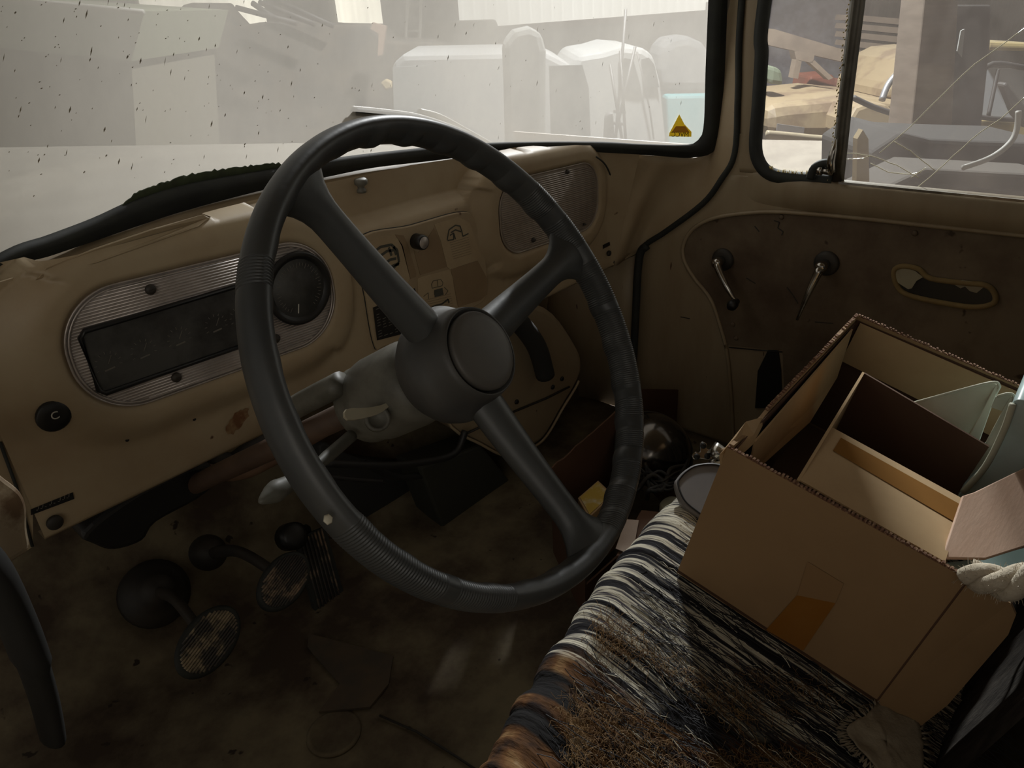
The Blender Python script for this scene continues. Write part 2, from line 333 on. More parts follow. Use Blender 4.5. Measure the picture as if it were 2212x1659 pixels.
# raised ledges between gasket and dash top
for pp in ([(75, 604), (210, 566), (330, 524), (430, 488), (456, 470), (440, 461), (330, 492), (200, 536), (100, 578)],):
    MB().prism([oS(x, y, .003) for x, y in pp], (0, .02, -.012)).build('top_ledge', M['cream'], dash, bevel=.002)
def rr_outline(spec, grow=0.0, n=14, y=.885):
    (cx, cz), (hx, hz), r, sh = spec; out = []
    for k, (sx, sz) in enumerate(((1, 1), (-1, 1), (-1, -1), (1, -1))):
        for i in range(n + 1):
            a = math.pi / 2 * (k + i / n); x = cx + sx * (hx - r) + (r + grow) * math.cos(a); z = cz + sz * (hz - r) + (r + grow) * math.sin(a)
            out.append(Vector((x, y, z + sh * (x - cx))))
    return out
def ribbed(name, spec, m, parent, step, y):
    o = MB(); (cx, cz), (hx, hz), r, sh = spec
    o.prism(rr_outline(spec, -.004, y=y), (0, .006, 0))
    n = int(2 * (hz - .008) / step)
    for k in range(n + 1):
        z = cz - (hz - .008) + k * step; dz = abs(z - cz) - (hz - r); ext = hx - r + (math.sqrt(max(0, (r - .008) ** 2 - max(0, dz) ** 2)) if dz > 0 else r - .008)
        o.tube([(cx + s * ext, y, z + sh * s * ext) for s in (-1, 1)], step * .36, 6)
    return o.build(name, m, parent)
bez = ribbed('instrument_bezel', CL, M['alu'], dash, .0036, .883); bez['label'] = 'ribbed silver bezel'
for gr_ in (-.003, -.0068): MB().tube(rr_outline(CL, gr_, y=.8815), .0013, 6, closed=True).build('bezel_edge', M['alu'], bez)
spk = ribbed('speaker_grille', GR, M['grille'], dash, .0038, .884)
MB().tube(rr_outline(GR, -.003, y=.883), .0016, 6, closed=True).build('grille_edge', M['grille'], spk)
def screw(p, r, parent, name='screw'):
    o = MB().lathe(p, (0, -1, 0), [(r * 1.1, -.001), (r * 1.1, .0012), (r, .002), (r * .7, .0036), (r * .3, .0042)], 16, cap0=False)
    o.box(Vector(p) + Vector((0, -.0044, 0)), (r * .6, .0004, r * .1)); return o.build(name, M['dark'], parent)
for p in ((325, 625), (381, 815), (596, 731)): screw(oY(*p, .879), .0058, bez)
for p in ((1141, 393), (1225, 371), (1235, 485), (1152, 518), (1262, 484)): screw(oY(*p, .881), .0042 if p[0] != 1262 else .0025, spk)
# long gauge window
def plate(pts, y, t, name, m, parent, bevel=0): return MB().prism([oY(x, yy, y) for x, yy in pts], (0, t, 0)).build(name, m, parent, bevel=bevel)
gw = MB()
gwr = [Vector((x, .8805, z)) for x, z in ((.246, -.372), (.252, -.378), (.448, -.384), (.448, -.304), (.252, -.299), (.246, -.305))]
gw.prism(gwr, (0, .002, 0)); gwo = gw.build('gauge_window', M['gaugeglass'], bez)
MB().tube([p + Vector((0, -.001, 0)) for p in gwr], .0032, 6, closed=True).build('window_surround', M['black'], gwo)
mk = MB()
random.seed(5)
for gx in (.265, .307, .352, .402, .437):
    for k in range(9):
        a = math.radians(200 - k * 27); c = Vector((gx, .8795, -.345)); mk.bar(c + Vector((math.cos(a) * .0125, 0, math.sin(a) * .0125)), c + Vector((math.cos(a) * .0155, 0, math.sin(a) * .0155)), .0007, .0004, (0, -1, 0))
    mk.bar((gx - .006, .8795, -.352), (gx + .006, .8795, -.351), .002, .0004, (0, -1, 0)); mk.bar((gx, .8795, -.345), (gx + .006, .8795, -.336), .0008, .0004, (0, -1, 0))
mk.build('dial_marks', M['gaugemark'], gwo)
# speedometer
sc = Vector((.530, .880, -.334)); sr = .047
spd = MB().lathe(sc, (0, -1, 0), [(sr, .0), (sr, .001)], 48).build('speedometer', M['gaugeglass'], bez)
MB().lathe(sc, (0, -1, 0), [(sr + .004, -.001), (sr + .005, .003), (sr + .002, .005), (sr - .002, .004), (sr - .006, .001)], 48, cap0=False, cap1=False).build('rim', M['black'], spd)
mk = MB()
for k in range(36):
    a = math.radians(235 - k * 8.3); L2 = .004 if k % 3 else .007
    mk.bar(sc + Vector((math.cos(a) * .036, -.0016, math.sin(a) * .036)), sc + Vector((math.cos(a) * (.036 - L2), -.0016, math.sin(a) * (.036 - L2))), .0006, .0003, (0, -1, 0))
mk.build('dial_marks', M['gaugemark'], spd)
MB().bar(sc + Vector((-.006, -.002, -.021)), sc + Vector((-.009, -.002, -.034)), .0016, .0004, (0, -1, 0)).build('needle', M['white'], spd)
# centre access panel with stickers
P9 = smoothpts([(.655, .894, -.300), (.76, .894, -.303), (.872, .894, -.307), (.90, .894, -.326), (.918, .894, -.385), (.922, .894, -.45), (.912, .894, -.474), (.885, .894, -.481), (.78, .894, -.482), (.675, .894, -.480), (.655, .894, -.472), (.652, .894, -.39)], 6, closed=True)
acc = MB().prism(P9, (0, .010, 0), flat=False).build('access_panel', M['cream'], dash, bevel=.002)
MB().tube([p + Vector((0, .006, 0)) for p in P9], .0012, 6, closed=True).build('panel_gap', M['rubber'], acc)
def stick(px, m, y=.8932, name='sticker', round_=True):
    pts = [oY(x, yy, y) for x, yy in px]
    return MB().prism(pts, (0, .0006, 0)).build(name, m, acc)
stick([(792, 522), (852, 506), (870, 530), (886, 600), (880, 612), (868, 618), (800, 640)], M['sticker'])
stick([(854, 506), (872, 508), (882, 530), (900, 592), (898, 598), (886, 602), (868, 532)], M['stickdark'])
stick([(938, 484), (990, 468), (1014, 480), (1028, 520), (1040, 555), (1030, 562), (972, 582), (966, 576), (952, 520)], M['sticker'])
stick([(904, 545), (938, 492), (950, 520), (966, 576), (908, 594), (894, 540)], M['stickdark'])
stick([(902, 602), (910, 598), (972, 581), (978, 600), (987, 660), (906, 690)], M['sticker'])
stick([(974, 581), (1032, 563), (1052, 600), (1052, 636), (1038, 648), (990, 663)], M['stickdark'])
pl = stick([(806, 664), (838, 652), (900, 690), (880, 718), (815, 735)], M['black'], y=.8926, name='instruction_plate')
mk = MB()
for k in range(11):
    y = 668 + k * 6
    for j in range(5):
        if random.random() < .75: x = 812 + k * .6 + j * 12; a = oY(x, y - j * 3.6, .8922); mk.bar(a, a + Vector((.005 + .003 * random.random(), 0, 0)), .0011, .0002, (0, -1, 0))
mk.build('print', M['gaugemark'], pl)
stick([(884, 628), (896, 622), (902, 640), (896, 650)], M['black'], y=.8926, name='dark_patch')
def strokes(name, segs, w, m, y=.8926):
    o = MB()
    for s in segs:
        P = [oY(x, yy, y) for x, yy in s]
        for a, b in zip(P, P[1:]): o.bar(a, b, w, .0004, (0, -1, 0))
    return o.build(name, m, acc)
strokes('drawing', [[(966, 518), (970, 496), (984, 486), (994, 488), (998, 500), (1000, 510), (1012, 504)], [(974, 502), (984, 496), (996, 500)], [(972, 508), (980, 503), (984, 516)], [(967, 519), (980, 517), (980, 506)]], .0022, M['ink'])
strokes('fine_print', [[(972 + k, 524 + k * 5), (1012 + k, 512 + k * 5)] for k in range(8)], .0006, M['inkgrey'])
strokes('drawing', [[(932, 614), (936, 606), (952, 603), (957, 610), (955, 617), (934, 622), (932, 614)], [(945, 604), (946, 618)], [(915, 640), (925, 632), (926, 645)], [(960, 620), (968, 628), (962, 636)]], .0008, M['ink'])
strokes('drawing', [[(938, 629), (956, 624)], [(938, 634), (957, 629)], [(939, 639), (958, 634)]], .0042, M['ink'])
strokes('fine_print', [[(918 + k, 648 + k * 5), (974 + k, 634 + k * 5)] for k in range(6)], .0006, M['inkgrey'])
strokes('drawing', [[(925, 668), (940, 660), (955, 656), (968, 646), (970, 654)]], .003, M['ink'])
strokes('drawing', [[(806, 545), (822, 533), (846, 528), (858, 540), (862, 566), (848, 580)], [(822, 552), (836, 542), (850, 540)], [(828, 570), (844, 560), (856, 558)], [(838, 580), (852, 572), (862, 570)], [(840, 534), (846, 552)], [(850, 532), (856, 550)], [(815, 545), (835, 574)]], .0042, M['ink'])
# knobs
def knob(px, y, r, L_, m, name, parent=dash, ax=(0, -1, 0), prof=None):
    p = oY(*px, y); prof = prof or [(r * .55, 0), (r * .55, L_ * .35), (r, L_ * .4), (r * 1.02, L_ * .8), (r * .9, L_)]
    return MB().lathe(p, ax, prof, 24).build(name, m, parent)
kn = knob((897, 520), .895, .0115, .022, M['black'], 'heater_knob', ax=(0, -1, .0), prof=[(.0125, 0), (.0125, .016), (.0115, .02), (.0105, .021)])
MB().lathe(kn.data.vertices[0].co * 0 + oY(897, 520, .895) + Vector((0, -.0205, 0)), (0, -1, 0), [(.0098, 0), (.0092, .001)], 24).build('knob_cap', M['alu'], kn)
ck = knob((113, 896), oS(113, 896).y + .001, .0165, .014, M['black'], 'choke_knob', prof=[(.016, 0), (.0185, .002), (.0185, .005), (.0165, .007), (.006, .0078)]); ck['label'] = 'round black knob marked C'
text_mesh('lettering', 'C', .013, oY(119, 898, oS(113, 896).y - .0073), (1, 0, 0), (0, 0, 1), M['white'], ck)
vk = oS(780, 414)
tk = MB().lathe(vk, (0, -.15, 1), [(.008, 0), (.008, .004), (.0055, .006), (.0055, .009), (.0105, .013), (.0105, .019), (.008, .021)], 14); tk.build('vent_knob', M['grey'], dash)
lb = MB().prism([oS(x, y, .001) for x, y in ((66, 1100), (157, 1063), (160, 1077), (67, 1112))], (0, -.0006, 0)).build('label_tape', M['black'], dash)
mk = MB()
for k in range(16):
    if k in (5, 9): continue
    a = oS(78 + k * 4.7, 1101.5 - k * 1.9, .002); mk.bar(a, a + Vector((.0016, 0, .0035 if k % 2 else -.001)), .0008, .0002, (0, -1, 0))
mk.build('embossing', M['gaugemark'], lb)
knob((115, 1125), .9, .009, .008, M['dark'], 'push_knob')
MB().prism([oY(x, y, .8985) for x, y in ((1302, 529), (1324, 518), (1324, 526), (1303, 537))], (0, -.0006, 0)).build('label_tape', M['black'], dash)
knob((1312, 546), .9, .006, .007, M['dark'], 'push_knob')
knob((780, 818), oS(780, 818).y, .0065, .03, M['dark'], 'pull_knob', ax=(.3, -1, .2))
MB().lathe(oS(848, 778, .0004), (0, -1, 0), [(.0155, 0), (.0155, .0008), (.0145, .0012)], 28).build('blanking_plug', M['cream'], dash)
for p in ((664, 848), (682, 838), (420, 905), (275, 950), (600, 822)): MB().lathe(oS(*p, .0004), (0, -1, 0), [(.0026, 0), (.0018, .0003)], 10).build('screw_hole', M['black'], dash)
# rust stain patch
rs = MB(); c = oS(512, 910, .0012); rs.add([c + Vector((.019 * math.cos(a) * (1 + .35 * nz(a * 2)), 0, .012 * math.sin(a) * (1 + .5 * nz(a * 3, 2)) + .008 * math.cos(a))) for a in [k * math.pi / 12 for k in range(24)]], [tuple(range(24))])
rs.build('rust_stain', mat('rust', (.17, .075, .03), .85, dirt=(.36, .25, .13), dirt_amt=.8, scale=60), dash)
# scrape marks on the dash top
for p in ((385, 528), (415, 519), (440, 513)): MB().bar(oS(*p, .0006), oS(p[0] + 9, p[1] - 3, .0006), .0012, .0004, (0, -1, 0))

# ---- front body: cowl, right windshield pillar, side kick panel
pairs = [((1060, 330), oY(1150, 345, .90)), ((1200, 325), oY(1290, 345, .885)), ((1330, 330), oY(1322, 400, .893)), ((1400, 335), oY(1326, 480, .899)), ((1430, 336), oY(1326, 568, .90)), ((1450, 337), oY(1352, 557, .902)), ((1470, 339), oX(1380, 545, 1.42)), ((1500, 340), oX(1440, 500, 1.42)), ((1522, 332), oX(1490, 467, 1.42)),
         ((1540, 312), oX(1530, 430, 1.42)), ((1546, 270), oX(1570, 375, 1.42)), ((1550, 220), oX(1588, 330, 1.42)), ((1552, 180), oX(1594, 240, 1.42)), ((1556, 100), oX(1600, 120, 1.42)), ((1560, 0), oX(1605, 0, 1.42))]
A = [oW(*p, .006) for p, q in pairs] + [Vector((1.345, .705, .45))]; B = [q for p, q in pairs] + [Vector((1.37, .66, .45))]
A = smoothpts(A, 8); B = smoothpts(B, 8)
rows = []
for k in range(13):
    t = k / 12; rows.append([a.lerp(b, t) + Vector((.006 * math.sin(math.pi * t), .006 * math.sin(math.pi * t), 0)) * min(1, i / 40) for i, (a, b) in enumerate(zip(A, B))])
wf = MB().loft(rows)
# cowl strip behind dash top, firewall, roof header
cow = [[Vector((x, YW(x, -.26) - .0, sillz(x) - .02)) for x in np.linspace(-.08, 1.20, 60)], [Vector((x, YW(x, -.26) - .02, sillz(x) - .05)) for x in np.linspace(-.08, 1.20, 60)], [Vector((x, YW(x, -.26) + .03, -.36)) for x in np.linspace(-.08, 1.20, 60)], [Vector((x, 1.2, -.42)) for x in np.linspace(-.08, 1.20, 60)], [Vector((x, 1.32, -.5)) for x in np.linspace(-.08, 1.30, 60)], [Vector((x, 1.33, -.70)) for x in np.linspace(-.08, 1.30, 60)]]
wf.loft(cow)
struct(wf.build('wall_front', M['cream'], solid=.004))
# floor + toe board
fl = MB(); xs = np.linspace(-.2, 1.42, 50); ys = [(-.6, -.95), (.2, -.95), (.7, -.95), (1.0, -.95), (1.06, -.945), (1.12, -.90), (1.22, -.80), (1.30, -.72), (1.325, -.68), (1.33, -.6)]
fl.loft([[Vector((x, y, z + .004 * nz(x * 7, y * 7))) for x in xs] for y, z in [(ys[j][0] + (ys[j + 1][0] - ys[j][0]) * t / 4, ys[j][1] + (ys[j + 1][1] - ys[j][1]) * t / 4) for j in range(len(ys) - 1) for t in range(4)]])
cabfloor = struct(fl.build('floor', M['rusty'], solid=.006))
MB().lathe(oZ(722, 1585, -.948), (0, 0, 1), [(.040, 0), (.040, .003), (.034, .004), (.032, .0015), (.01, .001)], 36).build('floor_cap', M['rusty'], cabfloor)
MB().lathe(oZ(310, 1400, -.948), (0, 0, 1), [(.045, 0), (.045, .002), (.042, .003), (.01, .002)], 36).build('floor_cap', M['rusty'], cabfloor)
MB().prism([oZ(x, y, -.945) for x, y in ((668, 1372), (760, 1395), (850, 1420), (840, 1480), (800, 1530), (690, 1540), (735, 1480), (665, 1400))], (0, 0, .004)).build('torn_mat', mat('worn_floor_mat', (.075, .06, .045), .9, dirt=(.13, .09, .05), dirt_amt=.8, scale=9), cabfloor)
MB().tube([oZ(*p, -.943) for p in ((820, 1545), (900, 1580), (980, 1630), (1040, 1670))], .002, 6).build('floor_seam', M['dark'], cabfloor)
# kick panel and inner side ahead of the door
kp = MB(); Bk = [Vector((1.42, .887, -.523)), Vector((1.425, .895, -.7)), Vector((1.43, .90, -.95))]; Ak = [Vector((1.335, 1.06, -.50)), Vector((1.36, 1.12, -.7)), Vector((1.36, 1.14, -.95))]
kp.loft([[a.lerp(b, k / 6) + Vector((.02 * math.sin(math.pi * k / 6), .01, 0)) for k in range(7)] for a, b in zip(Ak, Bk)]); kp.loft([[a, a + Vector((0, .22, 0))] for a in Ak]); kp.loft([[Vector((1.335, .905, -.535)), Vector((1.37, .905, -.535)), Vector((1.42, .887, -.523))], [Vector((1.335, 1.06, -.5)), Vector((1.38, 1.0, -.5)), Vector((1.42, .9, -.5))]])
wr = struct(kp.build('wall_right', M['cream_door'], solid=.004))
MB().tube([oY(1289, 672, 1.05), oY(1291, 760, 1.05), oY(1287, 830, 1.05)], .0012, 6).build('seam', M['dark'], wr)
leak_plates = MB(); leak_plates.box((1.30, .968, -.41), (.115, .003, .11)); leak_plates.box((1.468, .98, -.62), (.004, .31, .335)); leak_plates.box((1.30, 1.14, -.51), (.14, .18, .004)); leak_plates.box((1.40, 1.33, -.72), (.05, .004, .25)); struct(leak_plates.build('wall_right', M['cream_door']))  # unseen plates added to stop light leaking in behind the dash and side

# ---- passenger door
XD = 1.42
door = empty('door_1', (XD, .4, -.9), 'cream passenger door with wind-up window, crank and worn hardboard panel', 'door'); struct(door)
gap = [(1605, 0), (1597, 200), (1590, 330), (1560, 388), (1520, 440), (1440, 500), (1398, 528), (1380, 560), (1372, 700), (1365, 830)]
G3 = [Vector((1.40, .66, .45))] + [oX(x, y, XD) for x, y in gap] + [Vector((1.42, .905, -.95))]
Gs = smoothpts(G3, 5)
# shell: from front edge curve back to the window line / rear
ln = []
for p in Gs:
    z = p.z
    if z > -.285: yb = .636
    elif z > -.33: yb = .636 - (.075) * min(1, (-.285 - z) / .04) ** 2
    else: yb = -.35
    ln.append((p, yb))
sh = MB(); rows = []
up_ = [(p, y) for p, y in ln if p.z > -.33]; lo_ = [(p, y) for p, y in ln if p.z <= -.33]
sh.loft([[Vector((p.x + (0.0 if k else .004), p.y + (y - p.y) * k / 4, p.z)) for k in range(5)] for p, y in up_])
sh.prism([Vector((XD, y, z)) for y, z in ((.674, -.25), (.634, -.25), (.632, -.285), (.620, -.307), (.600, -.322), (.575, -.329), (.575, -.345), (.70, -.345), (.682, -.31), (.672, -.285))], (.003, 0, 0))
rows = [[Vector((XD, y0_, -.328)) for y0_ in np.linspace(.66, -.35, 30)]]
for p, y in lo_: rows.append([Vector((XD, p.y + (y - p.y) * k / 29, p.z)) for k in range(30)])
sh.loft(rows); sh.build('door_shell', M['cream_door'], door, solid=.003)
# belt roll under the window
br = MB(); pr = [(0, -.318), (-.012, -.319), (-.024, -.325), (-.030, -.337), (-.030, -.352), (-.024, -.366), (-.012, -.376), (-.004, -.381), (0, -.385)]
rows = []
for y in np.linspace(.668, -.35, 60):
    f = .62 if y < .5 else .62 * (1 - sst((y - .5) / .17))
    rows.append([Vector((XD + dx * f, y, z)) for dx, z in pr])
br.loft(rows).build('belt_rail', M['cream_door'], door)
# hardboard panel with raised bead
pc = [(2400, 525), (2212, 508), (2000, 486), (1850, 470), (1700, 458), (1620, 459), (1545, 470), (1500, 492), (1478, 525), (1478, 560), (1500, 600), (1535, 645), (1555, 700), (1568, 745)]
P3 = smoothpts([oX(x, y, XD - .004) for x, y in pc], 6); low = [oX(x, y, XD - .004) for x, y in ((1575, 800), (1582, 900), (1585, 1000))] 
bot = [P3[-1], oX(1660, 752, XD - .004), oX(1650, 850, XD - .004), oX(1640, 950, XD - .004)]
MB().prism(P3 + [oX(1640, 752, XD - .004), oX(1690, 756, XD - .004), oX(1700, 1000, XD - .004), Vector((XD - .004, -.3, -.9)), Vector((XD - .004, -.3, -.38))], (.003, 0, 0)).build('hardboard_panel', M['board'], door)
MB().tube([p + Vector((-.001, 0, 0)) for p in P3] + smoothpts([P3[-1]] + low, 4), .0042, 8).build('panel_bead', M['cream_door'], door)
MB().prism([oX(x, y, XD - .002) for x, y in ((1660, 755), (1682, 756), (1688, 800), (1690, 880), (1632, 880), (1638, 800))], (-.003, 0, 0)).build('access_hole', M['black'], door)
MB().tube([oX(1575, 750, XD - .005), oX(1640, 756, XD - .005), oX(1690, 760, XD - .005)], .0012, 6).build('panel_tear', M['black'], door)
for p in ((1688, 468), (1976, 503), (1583, 700), (1590, 730)): MB().lathe(oX(*p, XD - .004), (-1, 0, 0), [(.0055, 0), (.0045, .002), (.002, .003)], 12).build('panel_clip', M['board'], door)
# stains / scratches on the panel
mk = MB()
for s in ([(1470, 684), (1490, 688)], [(1700, 620), (1712, 636), (1724, 655)], [(1672, 476), (1684, 480), (1680, 492), (1692, 500), (1688, 508)], [(1630, 488), (1640, 500)], [(1612, 600), (1632, 612)], [(1760, 695), (1800, 698)]):
    P = [oX(*q, XD - .0045) for q in s]
    for a, b in zip(P, P[1:]): mk.bar(a, b, .0022, .0004, (1, 0, 0))
mk.build('scratches', M['dark'], door)
# window cranks
def crank(c, tip, knobbed, name, lab):
    e = MB(); c = oX(*c, XD - .005); t = oX(*tip, XD - .045); d = (t - c)
    e.lathe(c, (-1, 0, 0), [(.024, 0), (.024, .003), (.019, .006), (.012, .008)], 28)
    o = e.build(name, M['dark'], door); o['label'] = lab
    e = MB().lathe(c, (-1, 0, 0), [(.010, .006), (.011, .02), (.0115, .03), (.009, .036), (.004, .038)], 20); s0 = c + Vector((-.03, 0, 0))
    n = 10; e.tube([s0.lerp(t, k / n) + Vector((-.006 * math.sin(math.pi * k / n), 0, 0)) for k in range(n + 1)], [.0085 - .004 * k / n if knobbed else .009 - .0062 * (k / n) for k in range(n + 1)], 10, flatten=1.0)
    e.build('arm', M['chrome'], o)
    if knobbed: MB().lathe(t, (-1, 0, -.1), [(.006, -.005), (.0075, .004), (.0105, .010), (.011, .020), (.008, .026)], 16).build('knob', M['black'], o)
crank((1562, 560), (1590, 652), True, 'window_crank', 'chrome crank with black knob')
crank((1786, 568), (1722, 690), False, 'door_handle', 'tapering chrome lever handle')
# torn armrest hole
ah = [(1932, 585), (1950, 574), (1985, 580), (2010, 600), (2080, 610), (2130, 615), (2150, 635), (2145, 655), (2100, 662), (2020, 650), (1960, 635), (1938, 615)]
A3 = smoothpts([oX(x, y, XD - .0045) for x, y in ah], 4, closed=True)
hz_ = MB().prism(A3, (-.0012, 0, 0)).build('pull_recess', M['black'], door)
cen = sum(A3, Vector()) / len(A3)
MB().tube([p + Vector((-.002, 0, 0)) for p in A3], .005, 8, closed=True).build('recess_rim', mat('old_foam', (.24, .17, .07), .9, dirt=(.14, .09, .04), dirt_amt=.6, scale=20), hz_)
MB().prism([oX(x, y, XD - .008) for x, y in ((1931, 588), (1950, 576), (1978, 585), (1994, 598), (1980, 606), (1970, 622), (1962, 624), (1940, 610))], (-.001, 0, 0)).build('torn_lining', mat('torn_lining', (.34, .31, .22), .9, dirt=(.26, .22, .15), dirt_amt=.5, scale=30), hz_)
MB().prism([oX(x, y, XD - .008) for x, y in ((2058, 612), (2080, 604), (2132, 614), (2110, 632), (2095, 628), (2085, 618), (2075, 622))], (-.001, 0, 0)).build('torn_lining', mat('torn_lining_b', (.27, .23, .16), .9), hz_)
# door window: gasket, vent frame, glass, latch
gk = smoothpts([Vector((XD - .002, .60, .45))] + [oX(x, y, XD - .002) for x, y in ((1652, 0), (1645, 120), (1638, 230), (1632, 310), (1640, 350), (1662, 374), (1700, 384), (1800, 391))], 6)
MB().tube(gk, .0135, 8, flatten=.9).build('window_gasket', M['rubber'], door)
vt = [Vector((XD - .002, .485 - .0, .45)), oX(1853, 0, XD - .004), oX(1828, 200, XD - .004), oX(1808, 390, XD - .004)]
vt[0] = vt[1] + (vt[1] - vt[3]).normalized() * .5
vf = MB().tube(resample(vt, 12), .0125, 4, flatten=1.2).build('vent_frame', mat('dull_steel', (.13, .12, .10), .4, .7, dirt=(.05, .04, .03), dirt_amt=.6, scale=20), door)
random.seed(11); sl = MB()
for p in resample([v + Vector((-.006, .0125, 0)) for v in vt], 150): sl.lathe(p + Vector((random.uniform(-.002, .002), random.uniform(-.002, .002), random.uniform(-.002, .002))), (0, 1, .3), [(.001, -.001), (.0024 * random.random() + .0008, 0), (.001, .001)], 5)
sl.build('flaking_seal', M['brass'], vf)
sl = MB()
for i in range(70):
    x = 1655 + random.random() * 110; p = oX(x, 372 + (x - 1655) * .04 + (8 if x > 1670 else 0), XD - .008); sl.tube([p + Vector((0, 0, .003)), p + Vector((0, random.uniform(-.004, .004), .008 + random.random() * .006))], .0006, 3)
sl.build('flaking_seal', M['brass'], door)
vg = MB().prism([Vector((XD, .64, .45)), Vector((XD, .64, -.33)), oX(1808, 395, XD), Vector((XD, vt[0].y, .45))], (.003, 0, 0)).build('window_2', M['sideglass']); struct(vg)
mg = MB().prism([Vector((XD + .005, vt[0].y, .45)), oX(1808, 398, XD + .005), Vector((XD + .005, -.35, -.34)), Vector((XD + .005, -.35, .45))], (.004, 0, 0)).build('window_3', M['sideglass']); struct(mg)
MB().bar(oX(1812, 394, XD - .02), Vector((XD - .02, -.35, -.322)), .004, .004).build('sill_strip', M['chrome'], door)
lt = MB(); a = oX(1772, 368, XD - .02); b = oX(1800, 372, XD - .02)
lt.tube([a, b], .006, 10); lt.lathe(a, (b - a), [(.0085, -.004), (.0085, .004)], 12)
lt.tube([oX(1797, 372, XD - .022), oX(1794, 350, XD - .026), oX(1800, 325, XD - .024), oX(1806, 298, XD - .02)], [.006, .0075, .006, .002], 8)
lt.build('vent_latch', M['chrome'], door)
MB().tube(smoothpts([oX(1750, 385, XD - .016), oX(1760, 362, XD - .016), oX(1785, 352, XD - .016), oX(1800, 365, XD - .016)], 4), .008, 8).build('latch_base', M['rubber'], door)
crk = MB(); xg = XD + .003
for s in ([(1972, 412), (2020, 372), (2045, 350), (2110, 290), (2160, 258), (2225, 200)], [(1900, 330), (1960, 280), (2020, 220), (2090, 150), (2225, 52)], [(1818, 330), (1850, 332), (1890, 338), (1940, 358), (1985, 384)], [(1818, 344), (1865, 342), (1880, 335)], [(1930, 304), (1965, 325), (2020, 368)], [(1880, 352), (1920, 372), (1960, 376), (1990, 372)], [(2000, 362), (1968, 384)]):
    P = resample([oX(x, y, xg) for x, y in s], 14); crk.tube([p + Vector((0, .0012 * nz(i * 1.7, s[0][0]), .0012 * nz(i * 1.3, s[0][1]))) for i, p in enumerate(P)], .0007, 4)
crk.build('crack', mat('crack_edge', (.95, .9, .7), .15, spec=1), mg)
struct(MB().tube([p + Vector((-.002, .002, 0)) for p in Gs if p.z > -.52], .0062, 8).tube([p + Vector((-.004, -.003, 0)) for p in Gs if p.z <= -.50], .0095, 8).build('trim_1', M['rubber']))

# ---- cab rest: roof, back wall, left side (behind and above the camera)
rf = MB().box((.62, .1, .465), (.85, .72, .012)); struct(rf.build('ceiling', M['cream']))
bw = MB(); bw.box((.62, -.61, -.62), (.85, .01, .36)); bw.box((.62, -.61, .40), (.85, .01, .08)); bw.box((-.15, -.61, .05), (.1, .01, .35)); bw.box((1.4, -.61, .05), (.08, .01, .35))
struct(bw.build('wall_back', M['cream']))
lw = MB(); lw.box((-.24, .1, -.70), (.01, .70, .30)); lw.box((-.24, .1, .41), (.01, .70, .07)); lw.box((-.24, -.55, 0), (.01, .08, .45)); lw.box((-.15, .78, -.45), (.1, .01, .5))
struct(lw.build('wall_left', M['cream']))
rb = MB().box((1.43, -.48, -.1), (.01, .14, .6)); struct(rb.build('wall_right', M['cream']))
# cream rounded corner of the driver's door frame at the left edge of view
tr = MB(); c_ = [oY(x, y, .62) for x, y in ((-260, 960), (-40, 1005), (20, 1040), (52, 1068), (63, 1100), (64, 1140), (68, 1185), (40, 1210), (-60, 1262), (-260, 1320))]
tr.prism(smoothpts(c_, 5), (-.02, .12, .0), flat=False); struct(tr.build('trim_2', mat('chipped_cream', (.46, .37, .25), .6, dirt=(.16, .09, .045), dirt_amt=.9, scale=16, ramp=(.5, .6)), bevel=.012, seg=3))
MB_ = MB().tube([oY(0, 955, .9), oY(35, 1050, .9), oY(70, 1180, .9)], .0018, 6)
struct(MB_.build('trim_3', M['rubber']))
lp = MB().prism([oY(x, y, .902) for x, y in ((-100, 640), (62, 590), (72, 1180), (-100, 1290))], (0, .004, 0)); struct(lp.build('wall_front', M['cream']))

# ================================================================== STEERING
WC = Vector((.41743, .41887, -.26778)); WN = Vector((.12658, -.84918, .51271)).normalized(); WA = Vector((.98907, .14743, 0)); WB = WN.cross(WA).normalized()
def wp(ang, r, h=0): a = math.radians(ang); return WC + WA * (r * math.cos(a)) + WB * (r * math.sin(a)) + WN * h
WR = .2085
sw = empty('steering_wheel', WC, 'large black three spoke steering wheel with ribbed rim in front of the instruments', 'steering wheel')
rim = MB(); rows = []; NS = 2160
def ribs(a):
    for c, w in ((-72, 4), (-62, 3), (-52, 3), (-80, 3), (-42, 3), (-20, 9), (-2, 7), (15, 5), (28, 4), (142, 3), (205, 12), (228, 8), (-32, 3)):
        if abs((a - c + 180) % 360 - 180) < w: return 1
    return 0
for i in range(NS):
    a = 360 * i / NS; rad = wp(a, 1) - WC; rad.normalize(); row = []
    grip = max(0, math.sin(math.radians(a * 30))) * .0028
    gon = 1 if (-75 < ((a + 180) % 360 - 180) < 95) else .35
    rb_ = ribs(a) * .00032 * (1 if (i // 2) % 2 else -1)
    for k in range(20):
        b = 2 * math.pi * k / 20; cr = .0112 + rb_; ch = .0165 + rb_
        x = cr * math.cos(b); h = ch * math.sin(b)
        if math.cos(b) < 0: x -= grip * gon * (-math.cos(b)) ** 2 - .0008
        if h < 0: h -= grip * gon * .6 * math.sin(-b) ** 2
        row.append(WC + rad * (WR + x) + WN * h)
    rows.append(row)
rim.loft(rows, closed_u=True, closed_v=True); rim.build('rim', M['wheel'], sw)
